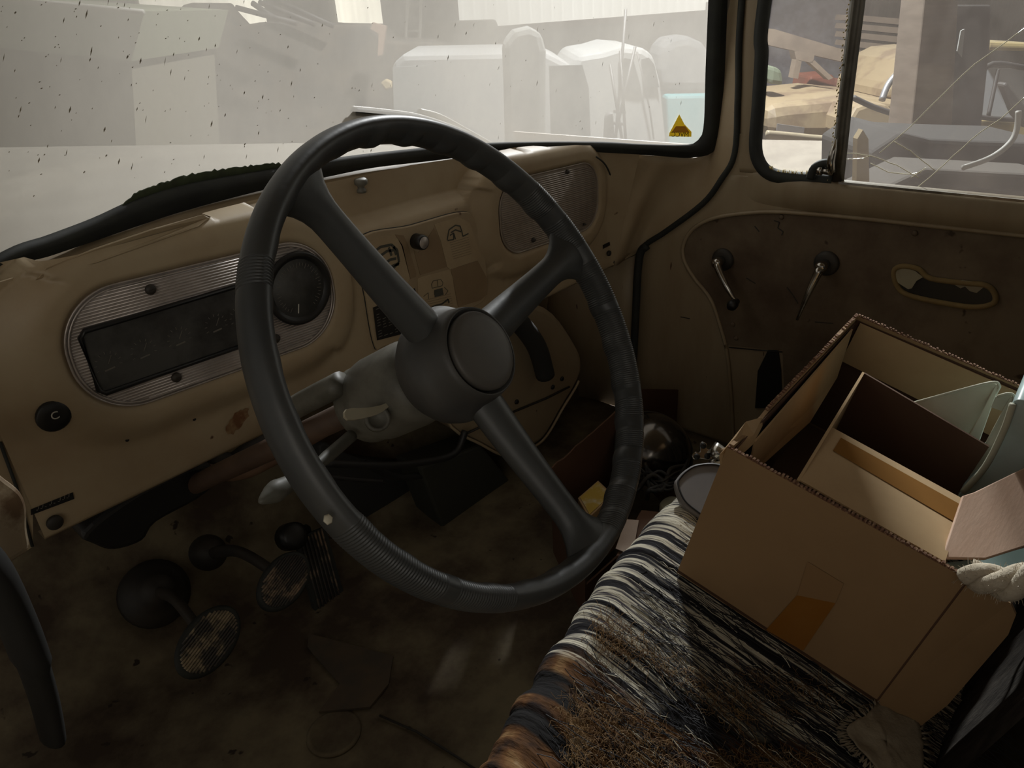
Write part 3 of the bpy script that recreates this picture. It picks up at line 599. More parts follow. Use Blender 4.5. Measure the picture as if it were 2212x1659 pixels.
for ang in (115, 9.5, -88.5):
    o = MB(); pts = []; rows = []
    n = 22; tang = (wp(ang + 90, 1) - WC).normalized(); rd = (wp(ang, 1) - WC).normalized()
    for k in range(n + 1):
        t = k / n; r = .030 + (.205 - .030) * t; h = -.027 + .027 * t ** 1.3
        wd = .0205 - .005 * sst(t * 1.3) + .026 * max(0, (t - .78) / .22) ** 2.2; th = .0125 - .002 * t
        row = []
        for q in range(16):
            b = 2 * math.pi * q / 16; row.append(WC + rd * r + WN * (h + th * math.sin(b) - (.004 * math.cos(b) ** 2)) + tang * wd * math.cos(b))
        rows.append(row)
    o.loft(rows, closed_u=True); o.build('spoke', M['wheel'], sw)
hubp = [(.030, -.070), (.046, -.066), (.052, -.056), (.0545, -.045), (.0545, -.036), (.050, -.028), (.0455, -.020), (.043, -.008), (.0405, -.001), (.0392, -.0012), (.0385, -.006)]
MB().lathe(WC + WN * .002, WN, hubp, 56).build('hub', mat('hub_shell', (.048, .048, .047), .5, dirt=(.085, .08, .07), dirt_amt=.7, scale=10, bump=.1), sw)
MB().lathe(WC + WN * .002, WN, [(.0362, -.006), (.0362, .0), (.0345, .0022), (.028, .0032), (.016, .0045), (.004, .005)], 56).build('horn_button', M['hub'], sw)
chip = MB().lathe(oP(707, 1122, WC + WN * .0135, WN), WN, [(.0038, .001), (.0026, .002), (.0008, .0024)], 6); ch = chip.build('chipped_spot', M['threadw'], sw)

col = empty('steering_column', WC - WN * .12, 'dark steering column with grey shroud and levers behind the wheel', 'steering column')
MB().tube([WC - WN * s for s in (.16, .4, .7, 1.02)], .014, 16).build('column_tube', mat('column_paint', (.10, .06, .038), .6, dirt=(.05, .03, .02), dirt_amt=.7, scale=12), col)
off = Vector((-.03, .0, .035))
MB().tube(smoothpts([WC - WN * .17 + off, WC - WN * .26 + off, oY(640, 885, .80), oY(612, 898, .91)], 4), .0125, 12).build('shift_shaft', M['grey'], col)
MB().lathe(WC, -WN, [(.030, .075), (.040, .082), (.043, .10), (.0435, .15), (.040, .17), (.041, .176), (.036, .180), (.022, .183)], 32).build('shroud', M['grey'], col)
# turn signal lever
p0 = oP(760, 940, WC - WN * .16, WN); p1 = oP(690, 1000, WC - WN * .15, WN); p2 = oP(630, 1040, WC - WN * .14, WN); p3 = oP(600, 1058, WC - WN * .135, WN); p4 = oP(560, 1085, WC - WN * .13, WN)
MB().tube(smoothpts([p0, p1, p2, p3, (p3 + p4) / 2, p4], 5), [.0062] * 5 + [.0052] * 5 + [.0068, .0075, .008, .0085, .009, .0095, .0095, .0092, .0088, .008, .007, .0062, .005, .0038, .0025, .001], 12).build('turn_signal_lever', mat('lever_plastic', (.10, .098, .08), .55, dirt=(.05, .048, .04), dirt_amt=.7, scale=20), col)
q = [oP(x, y, WC - WN * .095 + Vector((-.04, 0, 0)), WN) for x, y in ((745, 885), (790, 882), (830, 872), (855, 848), (858, 856), (830, 885), (800, 900), (748, 908))]
MB().prism(smoothpts(q, 3, closed=True), WN * .003).build('selector_lever', mat('clear_cream_plastic', (.42, .38, .28), .3), col)
MB().lathe(oP(815, 905, WC - WN * .10 + Vector((-.043, 0, 0)), WN) + Vector((0, -.0, 0)), (-.35, -.7, .5), [(.012, -.002), (.012, .004), (.009, .005), (.008, .002)], 16).build('ignition_lock', M['grey'], col)

# ================================================================== PEDALS, LEVER
def pedal(name, pad, r, bootp, boot_r, lab, m, tilt):
    c = Vector(pad); e = empty(name, c, lab, 'pedal'); n = Vector(tilt).normalized(); xd = Vector((1.0, -.4, .85))
    MB().lathe(c, n, [(r, -.006), (r * 1.02, 0), (r * .96, .006), (r * .88, .007)], 40, sx=1.5, xdir=xd).build('rubber_rim', M['rubber'], e)
    a = (xd - n * xd.dot(n)).normalized(); b = n.cross(a); o = MB()
    for k in range(-7, 8):
        s = k / 8 * r * .86; L_ = math.sqrt(max(0, (r * .86) ** 2 - s * s)) * 1.5; o.tube([c + n * .0075 + b * s - a * L_, c + n * .0075 + b * s + a * L_], .0019, 6)
    o.build('pad', m, e)
    o = MB(); bp = Vector(bootp); mid = (c + bp) / 2 + Vector((0, .0, .035)); o.tube(smoothpts([c - n * .004, c - n * .03 + Vector((0, 0, .02)), mid, bp], 5), .008, 10, flatten=1.4); o.build('arm', M['dark'], e)
    dn = Vector((0, -.75, .65)).normalized(); MB().lathe(bp, dn, [(boot_r, -.01), (boot_r * .98, .004), (boot_r * .75, .012), (boot_r * .5, .028), (boot_r * .33, .05)], 28).build('boot', M['dark'], e)
worn = mat('worn_pad', (.055, .05, .045), .6, dirt=(.38, .31, .2), dirt_amt=.95, scale=20, ramp=(.48, .56)); worn2 = mat('worn_pad_b', (.045, .04, .035), .6, dirt=(.36, .26, .17), dirt_amt=.8, scale=26, ramp=(.5, .6), stretch=(1, 1, 1))
pedal('clutch_pedal', oY(450, 1385, .87), .036, oY(335, 1280, 1.13), .058, 'oval clutch pedal with pale worn pad, nearer the floor cap', worn, (-.05, -.80, .62))
pedal('brake_pedal', oY(613, 1255, .87), .033, oY(445, 1200, 1.17), .055, 'oval brake pedal with ribbed brown pad beside the accelerator', worn2, (-.05, -.80, .62))
ac = empty('accelerator_pedal', oY(690, 1250, .98), 'long ribbed accelerator pedal on the dark toe board', 'pedal')
A0 = oY(668, 1150, 1.02); A1 = oY(722, 1345, .95); wv = Vector((.030, 0, 0)); nn = (A1 - A0).cross(wv).normalized()
if nn.y > 0: nn = -nn
MB().bar(A0, A1, .062, .01, nn).build('pedal_plate', M['rubber'], ac)
o = MB()
for k in range(-3, 4): o.tube([A0 + Vector((k * .0072, 0, 0)) + nn * .006 + (A1 - A0) * .02, A1 + Vector((k * .0072, 0, 0)) + nn * .006 - (A1 - A0) * .02], .0022, 5)
o.build('pad', worn2, ac)
MB().lathe(oY(622, 1160, 1.0), (0, -1, .6), [(.024, 0), (.024, .03), (.015, .034)], 20).tube([oY(622, 1160, 1.01), A0 + Vector((0, .01, 0))], .012, 8).build('linkage', M['black'], ac)
hb = empty('handbrake_lever', oY(30, 1300, .6), 'black handbrake lever standing at the left edge', 'lever')
MB().tube(smoothpts([oY(-80, 1160, .58), oY(-20, 1230, .58), oY(35, 1340, .6), oY(70, 1430, .61), oY(95, 1510, .62), oY(110, 1575, .62), oY(113, 1595, .62)], 5), [.026] * 15 + [.0215 - .0003 * k for k in range(15)] + [.010], 14, flatten=.5).build('lever', mat('black_lever_paint', (.010, .0095, .008), .8), hb)

# ================================================================== UNDER DASH
# heater unit behind the wheel hub
hu = empty('heater', oY(1150, 850, 1.0), 'cream metal heater box hanging under the dashboard right of the steering wheel', 'heater')
hp = smoothpts([oY(x, y, .95) for x, y in ((930, 700), (1060, 660), (1180, 665), (1245, 745), (1258, 790), (1245, 830), (1215, 880), (1180, 940), (1150, 965), (1100, 985), (1040, 960), (960, 900))], 5, closed=True)
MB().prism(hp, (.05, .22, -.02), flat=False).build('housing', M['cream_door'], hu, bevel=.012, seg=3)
MB().tube([p + Vector((0, -.002, 0)) for p in hp[24:60]], .003, 8).build('edge_flange', M['cream'], hu)
MB().tube([oY(1010, 935, .944), oY(1100, 893, .944), oY(1180, 860, .944), oY(1230, 835, .944)], .0025, 6).build('seam', M['dark'], hu)
for p in ((1117, 868), (1128, 950), (1215, 818), (1195, 836)): MB().lathe(oY(*p, .947), (0, -1, 0), [(.006, -.002), (.005, .001)], 10).build('hole', M['black'], hu)
hs = empty('heater_hose', oY(1130, 720, .9), 'thick black hose dropping beside the heater box', 'hose')
MB().tube(smoothpts([oY(1098, 682, .915), oY(1125, 700, .915), oY(1160, 750, .915), oY(1178, 810, .920)], 6), .021, 14).build('hose', M['duct'], hs)
MB().lathe(oY(1098, 700, .86), (0, -1, .3), [(.010, -.04), (.011, 0), (.009, .006), (.004, .008)], 16).build('fitting', mat('pale_fitting', (.45, .43, .3), .5), hs)
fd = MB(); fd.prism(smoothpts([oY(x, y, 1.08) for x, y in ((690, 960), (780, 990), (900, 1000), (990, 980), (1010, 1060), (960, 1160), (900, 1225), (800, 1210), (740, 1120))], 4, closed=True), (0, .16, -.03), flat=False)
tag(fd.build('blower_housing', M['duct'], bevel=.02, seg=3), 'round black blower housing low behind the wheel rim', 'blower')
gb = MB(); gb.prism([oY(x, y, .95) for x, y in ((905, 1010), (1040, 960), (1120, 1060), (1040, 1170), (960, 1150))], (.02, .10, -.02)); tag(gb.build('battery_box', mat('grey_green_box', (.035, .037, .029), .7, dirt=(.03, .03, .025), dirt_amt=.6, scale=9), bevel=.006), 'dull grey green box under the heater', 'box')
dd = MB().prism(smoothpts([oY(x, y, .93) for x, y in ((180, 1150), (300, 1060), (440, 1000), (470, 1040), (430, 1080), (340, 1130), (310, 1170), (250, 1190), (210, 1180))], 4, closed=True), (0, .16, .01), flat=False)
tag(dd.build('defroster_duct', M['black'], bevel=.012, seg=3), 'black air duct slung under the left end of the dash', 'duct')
wrn = empty('wiring_loom', oY(480, 1010, .95), 'brown wrapped wiring loom sagging under the dashboard', 'wiring')
MB().tube(smoothpts([oY(860, 840, .99), oY(700, 930, .99), oY(600, 985, .98), oY(520, 1020, .97), (oY(430, 1015, .96)), oY(400, 990, .98)], 5), .012, 10).build('loom', M['pinkpipe'], wrn)
MB().tube(smoothpts([oY(600, 935, .97), oY(540, 975, .97), oY(500, 1000, .98), oY(455, 990, .98), oY(470, 960, 1.0)], 5), .017, 10).build('loom', M['dark'], wrn)
MB().prism([oY(x, y, .94) for x, y in ((400, 1034), (447, 1033), (448, 1042), (425, 1044), (405, 1040))], (0, .003, 0)).build('metal_tab', M['white'], wrn)
for k, s in enumerate(([(640, 1020), (760, 1035), (830, 1040)], [(700, 1000), (820, 1005), (900, 1000), (980, 980), (1005, 930)], [(790, 1000), (860, 1030), (960, 1020)])):
    MB().tube(smoothpts([oY(x, y, .9 + .03 * k) for x, y in s], 6), .004 + .003 * (k > 0), 8).build('cable', M['wire'], wrn)
# dark inner wheel hump at the right foot well
wh = MB(); cx = Vector((1.30, 1.14, -.86)); wh.lathe(cx + Vector((0, .02, -.09)), (1, 0, 0), [(.11, -.10), (.11, .12)], 40); struct(wh.build('wall_front', M['rusty'], bevel=.02))

# ================================================================== SEAT
SN = Vector((.01146, -.24076, .97052)); S0 = Vector((.626, .329, -.62))
def seatz(x, y): return S0.z - (SN.x * (x - S0.x) + SN.y * (y - S0.y)) / SN.z
def edgeY(x): return .388 - .10 * max(0, (.55 - x)) ** 1.3
fe = [oP(x, y, S0, SN) for x, y in ((1075, 1659), (1190, 1450), (1330, 1240), (1450, 1105))]
def edgeY(x): return float(np.interp(x, [0.1] + [p.x for p in fe] + [1.36], [fe[0].y - .02] + [p.y for p in fe] + [fe[-1].y + .01]))
seat = empty('bench_seat', (.75, .15, -.9), 'long bench seat with torn black and cream striped fabric showing horsehair', 'seat')
rows = []; NXs = 700
xs = np.linspace(.08, 1.37, NXs)
pf = []
R_ = .055
for k in range(34): pf.append((-1, k / 33))
for k in range(1, 13): pf.append((k / 12 * 1.35, None))
for k in range(1, 8): pf.append(('d', k / 7))
for a, b in pf:
    row = []
    for x in xs:
        ey = edgeY(x); yr = .02
        if a == -1: y = yr + (ey - R_ * .3 - yr) * b; z = seatz(x, y); n = SN
        elif a == 'd': y0 = ey + R_ * .65; y = y0 - .03 * b; z = seatz(x, ey - R_ * .3) - R_ * .8 - .22 * b; n = Vector((0, 1, .1))
        else: y = ey - R_ * .3 + R_ * math.sin(a); z = seatz(x, ey - R_ * .3) - R_ * (1 - math.cos(a)) + .02 * math.sin(a) * 0; n = Vector((0, math.sin(a), math.cos(a)))
        worn_ = max(0, min(1, (nz(x * 5, y * 5, 3) + .15 + (.60 - x) * 1.6) * 2.2))
        cord = nz(x * 120, y * 4) * .0022 + nz(x * 45, y * 3, 9) * .0035
        hol = -.010 * worn_ * (.5 + .5 * nz(x * 12, y * 12, 5)) + .006 * nz(x * 30, y * 18, 7) * worn_
        row.append(Vector((x, y, z)) + n * (cord + hol))
    rows.append(row)
def seat_material():
    m = bpy.data.materials.new('torn_striped_fabric'); m.use_nodes = True; nt = m.node_tree; N = nt.nodes; L = nt.links; b = N['Principled BSDF']; b.inputs['Roughness'].default_value = .9; b.inputs['Specular IOR Level'].default_value = .2
    tc = N.new('ShaderNodeTexCoord'); geo = N.new('ShaderNodeNewGeometry')
    def nzn(sc, st, det=4, loc=(0, 0, 0), src=None):
        mp = N.new('ShaderNodeMapping'); mp.inputs['Scale'].default_value = st; mp.inputs['Location'].default_value = loc; L.new(geo.outputs['Position'], mp.inputs[0]); n = N.new('ShaderNodeTexNoise'); n.inputs['Scale'].default_value = sc; n.inputs['Detail'].default_value = det; L.new(mp.outputs[0], n.inputs[0]); return n
    n1 = nzn(1, (120, 4, 4), 3); r1 = N.new('ShaderNodeValToRGB'); cr = r1.color_ramp; cr.interpolation = 'LINEAR'
    cr.elements[0].position = .36; cr.elements[0].color = (.012, .011, .013, 1); cr.elements[1].position = .66; cr.elements[1].color = (.6, .56, .44, 1)
    for p, c in ((.44, (.022, .021, .024)), (.47, (.30, .28, .24)), (.50, (.62, .58, .46)), (.55, (.5, .46, .36)), (.58, (.05, .045, .05)), (.61, (.06, .05, .06))):
        e = cr.elements.new(p); e.color = (*c, 1)
    L.new(n1.outputs['Fac'], r1.inputs[0])
    n2 = nzn(1, (34, 22, 22), 9, (3, 1, 0)); r2 = N.new('ShaderNodeValToRGB'); c2 = r2.color_ramp; c2.elements[0].position = .35; c2.elements[0].color = (.02, .012, .01, 1); c2.elements[1].position = .72; c2.elements[1].color = (.38, .29, .18, 1)
    e = c2.elements.new(.52); e.color = (.13, .06, .022, 1); e = c2.elements.new(.62); e.color = (.24, .14, .06, 1); L.new(n2.outputs['Fac'], r2.inputs[0])
    # worn mask: more towards the driver's side and away from the front edge
    n3 = nzn(1, (9, 5, 5), 5, (7, 2, 1)); sx = N.new('ShaderNodeSeparateXYZ'); L.new(geo.outputs['Position'], sx.inputs[0])
    ma = N.new('ShaderNodeMath'); ma.operation = 'MULTIPLY_ADD'; ma.inputs[1].default_value = -2.6; ma.inputs[2].default_value = 1.30; L.new(sx.outputs[0], ma.inputs[0])
    mb = N.new('ShaderNodeMath'); mb.operation = 'ADD'; L.new(ma.outputs[0], mb.inputs[0]); L.new(n3.outputs['Fac'], mb.inputs[1])
    mc = N.new('ShaderNodeMath'); mc.operation = 'MULTIPLY_ADD'; mc.inputs[1].default_value = -1.2; mc.inputs[2].default_value = .32; L.new(sx.outputs[1], mc.inputs[0])
    md = N.new('ShaderNodeMath'); md.operation = 'ADD'; L.new(mb.outputs[0], md.inputs[0]); L.new(mc.outputs[0], md.inputs[1])
    rm = N.new('ShaderNodeValToRGB'); rm.color_ramp.elements[0].position = .50; rm.color_ramp.elements[1].position = .62; L.new(md.outputs[0], rm.inputs[0])
    # dark torn strips crossing the worn zone
    n4 = nzn(1, (26, 3, 3), 3, (1, 5, 2)); r4 = N.new('ShaderNodeValToRGB'); r4.color_ramp.elements[0].position = .50; r4.color_ramp.elements[1].position = .56; L.new(n4.outputs['Fac'], r4.inputs[0])
    mx0 = N.new('ShaderNodeMix'); mx0.data_type = 'RGBA'; L.new(r4.outputs[0], mx0.inputs[0]); L.new(r2.outputs[0], mx0.inputs[6]); mx0.inputs[7].default_value = (.014, .013, .013, 1)
    mx = N.new('ShaderNodeMix'); mx.data_type = 'RGBA'; L.new(rm.outputs[0], mx.inputs[0]); L.new(r1.outputs[0], mx.inputs[6]); L.new(mx0.outputs[2], mx.inputs[7]); L.new(mx.outputs[2], b.inputs['Base Color'])
    n5 = nzn(1, (260, 60, 60), 5); bp = N.new('ShaderNodeBump'); bp.inputs['Strength'].default_value = .7; bp.inputs['Distance'].default_value = .003; L.new(n5.outputs['Fac'], bp.inputs['Height']); L.new(bp.outputs[0], b.inputs['Normal'])
    return m
MB().loft(rows).build('seat_cushion', seat_material(), seat)
# loose horsehair and threads
random.seed(21)
def strands(n, xr, yr, ln, r, m, name, lift=.004, wild=1.0, xw=None, along=0.0):
    o = MB()
    for i in range(n):
        x = random.uniform(*xr); y = random.uniform(yr[0], min(yr[1], edgeY(x) - .01)); z = seatz(x, y) + random.uniform(-.004, lift)
        if nz(x * 14, y * 14, 3) < -.05 and name == 'horsehair': continue
        a = random.uniform(0, 6.28) if not along else (-math.pi / 2 + random.gauss(0, along)); p = Vector((x, y, z)); P = [p]; L_ = random.uniform(*ln)
        for k in range(5):
            a += random.gauss(0, .5 * wild) if not along else random.gauss(0, .08); st = L_ / 5; q = P[-1] + Vector((math.cos(a) * st, math.sin(a) * st, 0)); q.z = seatz(q.x, q.y) + random.uniform(-.002, lift); P.append(q)
        o.tube(P, r, 3, caps=False)
    s = o.build(name, m, seat); s['kind'] = 'stuff'; return s
strands(7500, (.22, .52), (.03, .42), (.010, .028), .00024, M['hair'], 'horsehair', .008)
strands(900, (.50, .62), (.05, .22), (.010, .024), .00024, M['hair'], 'horsehair', .006)
strands(1300, (.2, 1.0), (.05, .40), (.04, .14), .00045, M['thread'], 'loose_threads', .006, along=.18)
strands(420, (.40, 1.1), (.05, .42), (.02, .07), .00045, M['threadw'], 'loose_yarn', .004, along=.07)
# seat back
bk = MB(); rows = []
for k in range(16):
    t = k / 15; row = []
    for x in np.linspace(.56, 1.38, 60):
        y = .030 - .055 * math.sin(t * 1.5) * 1.0 - .10 * t + .004 * nz(x * 60, 0); z = -.70 + .62 * t; row.append(Vector((x, y, z)))
    rows.append(row)
rows.append([p + Vector((0, -.06, .02)) for p in rows[-1]]); rows.append([p + Vector((0, -.06, -.05)) for p in rows[-1]]); rows.append([Vector((p.x, p.y, -.9)) for p in rows[-1]])
bk.loft(rows).build('seat_back', M['seatback'], seat)
rg = MB(); c = oP(1925, 1600, S0 + SN * .006, SN); out = [(1905, 1512), (1950, 1540), (1985, 1565), (1995, 1620), (1985, 1700), (1930, 1700), (1895, 1660), (1860, 1625), (1838, 1600), (1830, 1570), (1870, 1545)]
po = [oP(x, y, S0 + SN * .008, SN) for x, y in out]; po = smoothpts(po, 5, closed=True); cc = sum(po, Vector()) / len(po)
rr = []
for t in (.02, .15, .3, .45, .6, .75, .9, 1.0):
    rr.append([(lambda q: q + SN * (.007 * nz(q.x * 45, q.y * 30, 2) + .003 * nz(q.x * 120, q.y * 120)))(cc.lerp(p, t)) for p in po])
rg.loft(rr, closed_u=True)
for p in po[::1]:
    if p.y > cc.y + .0 or True:
        d = (p - cc).normalized()
        for _ in range(3): rg.tube([p, p + d * random.uniform(.004, .010) + Vector((random.uniform(-.003, .003), random.uniform(-.003, .003), -.002))], .0005, 3)
tag(rg.build('canvas_rag', M['rag'], solid=.0015), 'frayed grey canvas rag under the near corner of the cardboard box', 'rag')

# ================================================================== CARDBOARD BOX ON THE SEAT
BA = Vector((.03517177, -.96988324, -.24101751)); BB = Vector((.99931555, .03689732, -.00264875)); BU = Vector((.01146188, -.24075938, .97051715)); B0 = Vector((.626, .329, -.62)) + BU * .003
BL, BW, BH = .2408, .4221, .1992
def bp(a, b, u): return B0 + BA * a + BB * b + BU * u
bx = empty('cardboard_box', bp(BL / 2, BW / 2, 0), 'large open brown cardboard box with torn rim standing on the bench seat', 'box')
T = .0045
def pan(name, m, pts, d, parent=bx, bevel=0): return MB().prism([bp(*p) for p in pts], d, True).build(name, m, parent, bevel=bevel)
# faces; each wall has an outer sheet and a dark inner sheet
pan('front_panel', M['cardboard'], [(0, 0, 0), (BL, 0, 0), (BL, 0, BH), (0, 0, BH)], BB * T)
pan('side_panel', M['cardboard'], [(0, T, 0), (0, BW, 0), (0, BW, BH + .004), (0, BW * .8, BH + .004), (0, BW * .55, BH), (0, .12, BH + .001), (0, .09, BH - .006), (0, .05, BH - .005), (0, T, BH + .003)], BA * T)
pan('back_panel', M['cardboard'], [(0, BW, 0), (BL, BW, 0), (BL, BW, BH), (0, BW, BH + .003)], BB * T)
pan('side_panel', M['cardboard'], [(BL, T, 0), (BL, BW, 0), (BL, BW, BH * .35), (BL, T, BH * .35)], -BA * T)
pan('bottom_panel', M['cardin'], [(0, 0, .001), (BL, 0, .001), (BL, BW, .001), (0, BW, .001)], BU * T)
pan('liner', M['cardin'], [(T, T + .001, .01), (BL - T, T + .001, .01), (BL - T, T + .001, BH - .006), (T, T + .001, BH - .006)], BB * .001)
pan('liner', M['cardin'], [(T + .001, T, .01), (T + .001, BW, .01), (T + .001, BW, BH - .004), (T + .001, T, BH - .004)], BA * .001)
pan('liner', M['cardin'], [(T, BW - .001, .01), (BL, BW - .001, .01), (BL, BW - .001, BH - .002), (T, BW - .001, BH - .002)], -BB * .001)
# folded-in flaps, lighter
fa = pan('folded_flap', M['cardlight'], [(T + .008, .05, BH - .012), (T + .004, BW - .035, BH - .002), (T + .014, BW - .045, BH - .075), (T + .022, BW * .62, BH - .09), (T + .016, .05, BH - .060)], BA * .002); fa['label'] = 'pale folded flap'
fb = pan('folded_flap', M['cardlight'], [(.012, BW - .006, BH - .002), (BL - .002, BW - .006, BH - .004), (BL - .002, BW - .016, BH - .072), (.012, BW - .016, BH - .062)], -BB * .002); fb['label'] = 'pale folded flap'
# corrugated torn top edge
random.seed(4); e = MB()
def flute(p0, p1, w, n):
    for k in range(n):
        t0 = k / n; t1 = (k + .6) / n; a = Vector(p0).lerp(Vector(p1), t0); b = Vector(p0).lerp(Vector(p1), t1); j = random.uniform(-.001, .0015)
        e.box((a + b) / 2 + BU * (.0005 + j), ((b - a).length / 2, w * .42, .0016), ((b - a).normalized(), BU.cross((b - a).normalized()).normalized(), BU))
tfm = mat('torn_fluting', (.17, .08, .045), .9, dirt=(.45, .3, .18), dirt_amt=.7, scale=300, ramp=(.5, .6))
for fa_ in ((bp(0, T / 2, BH), bp(BL, T / 2, BH), T, 60), (bp(T / 2, .10, BH), bp(T / 2, BW, BH + .003), T, 90), (bp(0, BW + T / 2, BH + .003), bp(BL, BW + T / 2, BH), T, 60)):
    e = MB(); e.bar(fa_[0], fa_[1], T * .8, .0012, BU); flute(*fa_); e.build('torn_edge', tfm, bx)
# crumpled corner
cr_ = MB(); P = [bp(-.004, -.002, BH - .012), bp(.0, .02, BH + .004), bp(-.003, .05, BH + .006), bp(.004, .085, BH - .002), bp(.010, .05, BH - .004), bp(.006, .01, BH - .010)]
cr_.prism(P, BU * -.010 + BA * .004).build('crumpled_corner', M['cardlight'], bx)
# projecting side flap (strip right of the crease)
pan('end_flap', M['cardboard'], [(BL + .001, 0, 0), (BL + .044, .004, .002), (BL + .05, .004, .05), (BL + .050, .004, BH - .035), (BL + .045, .004, BH - .012), (BL + .036, .004, BH - .003), (BL + .001, 0, BH - .001)], BB * .004)
MB().bar(bp(BL, -.0004, 0), bp(BL, -.0004, BH), .0014, .0006, BB).build('crease', M['cardin'], bx)
# brown tape on the front
def onF(x, y): return oP(x, y, B0 - BB * .0008, BB)
tp = MB().prism([onF(x, y) for x, y in ((1722, 1285), (1805, 1302), (1735, 1405), (1655, 1360))], -BB * .0003).build('tape', M['tape'], bx)
tp2 = MB().prism([onF(x, y) for x, y in ((1745, 1213), (1822, 1260), (1805, 1302), (1722, 1285))], -BB * .0003).build('tape_residue', mat('tape_residue', (.33, .195, .09), .6), bx)
# divider, inner panel and the front flap bent inward
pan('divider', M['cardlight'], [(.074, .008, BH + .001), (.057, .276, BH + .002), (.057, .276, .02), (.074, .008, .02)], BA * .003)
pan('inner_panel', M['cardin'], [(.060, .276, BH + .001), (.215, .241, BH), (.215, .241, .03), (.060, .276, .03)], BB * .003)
def onB(x, y, b): return oP(x, y, bp(0, b, 0), BB)
r0, r1, r2, r3 = bp(.074, .010, BH + .001), bp(.219, .006, BH + .001), bp(.214, .121, BH - .002), bp(.068, .132, BH - .002)
fl_ = MB().prism([r0, r1, r2, r3], BU * -.002).build('front_flap', M['cardlight'], bx); fl_['label'] = 'pale flap bent inward from the front edge'
s0, s1, s2, s3 = [a.lerp(b, t) for a, b, t in ((r3, r2, .10), (r3, r2, .985), (r0, r1, .985), (r0, r1, .10))]
k0 = s0.lerp(s3, .10); k1 = s1.lerp(s2, .12); k2 = s1.lerp(s2, .42); k3 = s0.lerp(s3, .36)
MB().prism([p + BU * .0006 for p in (k0, k1, k2, k3)], BU * .0003).build('tape', mat('flap_tape', (.23, .105, .022), .9, spec=.1, dirt=(.18, .08, .018), dirt_amt=.4, scale=10), fl_)
# dark bulky item inside the box, left compartment
tag(MB().lathe(bp(.05, .12, .02), BU, [(.03, 0), (.036, .01), (.036, .05), (.03, .06), (.01, .062)], 24).build('tin_can', M['dark']), 'dark tin can deep in the left compartment of the seat box', 'can')

# ---- white plastic containers in the box
def trough(name, px, b0, depth, lab, m):
    P = [oP(x, y, bp(0, b0, 0), BB) for x, y in px]; e = MB(); n = len(P)
    rows = [P, [p + depth for p in P]]; e.loft(rows); o = e.build(name, m, solid=.0035)
    return tag(o, lab, 'container', 'angular white plastic containers in the seat box')
def cont(rim_px, wall_px, flange_px, b, lab):
    P = smoothpts([onB(x, y, b) for x, y in rim_px], 5); r_ = empty('plastic_container', P[0] - BU * .05, lab, 'container')
    MB().tube(P, .0017, 6).build('rim', M['plasticw'], r_)
    MB().prism([onB(x, y, b) for x, y in wall_px], BB * .003).build('wall', M['plasticw'], r_, bevel=.0008)
    q = [onB(x, y, b) for x, y in flange_px]; MB().prism([q[0], q[1], q[2] - BB * .02, q[3] - BB * .02], BB * .003).build('flange', M['plasticw'], r_, bevel=.0008)
cont([(1962, 873), (2060, 846), (2140, 826), (2158, 832), (2150, 852), (2088, 952)], [(1962, 873), (2060, 846), (2140, 826), (2158, 832), (2150, 852), (2088, 952), (2060, 960), (1990, 925)], [(2150, 832), (2158, 834), (2112, 968), (2086, 955)], .300, 'wide white plastic container with rust spots in the far corner of the seat box')
cont([(2154, 856), (2178, 850), (2190, 858), (2176, 900), (2120, 1010), (2068, 1062)], [(2150, 857), (2178, 850), (2186, 856), (2170, 890), (2140, 880)], [(2182, 856), (2192, 858), (2130, 1010), (2070, 1062)], .262, 'narrow white plastic container right of the rust spotted one in the seat box')
def onZp(x, y, z): return oZ(x, y, z)
# blue-green bottle at the right edge
bt = empty('plastic_jug', onB(2190, 980, .22), 'pale blue green plastic jug behind the seat box at the right edge', 'jug')
jp = [onB(x, y, .215) for x, y in ((2190, 866), (2240, 880), (2330, 960), (2330, 1100), (2200, 1075), (2080, 1080), (2076, 1062), (2128, 1012), (2170, 930))]
MB().prism(smoothpts(jp, 4, closed=True), BB * .12, flat=False).build('body', M['plasticb'], bt, bevel=.015, seg=3)
MB().tube(smoothpts([onB(2188, 872, .212), onB(2168, 930, .211), onB(2128, 1008, .211), onB(2080, 1062, .212)], 5), .0035, 8).build('moulded_rim', M['plasticw'], bt)
# pinkish board leaning over the box rear corner
pb = [(2080, 1070), (2105, 1062), (2212, 1010), (2330, 960), (2330, 1150), (2212, 1180), (2130, 1206), (2035, 1204)]
pn = Vector((-.15, -.35, .92)).normalized(); p0_ = onB(2080, 1070, .10)
MBp = MB().prism([oP(x, y, p0_, pn) for x, y in pb], -pn * .004); tag(MBp.build('wood_board', M['pinkboard'], bevel=.001), 'pinkish thin wood board poking out at the right of the seat box', 'board')
# green-blue sheet below the board
pt = [(2045, 1215), (2130, 1206), (2330, 1150), (2330, 1300), (2180, 1260), (2100, 1240)]
p0g = onB(2060, 1222, .05)
tag(MB().prism([oP(x, y, p0g, pn) for x, y in pt], -pn * .003).build('plastic_sheet', M['plasticb']), 'blue green plastic sheet under the pinkish board', 'plastic sheet')
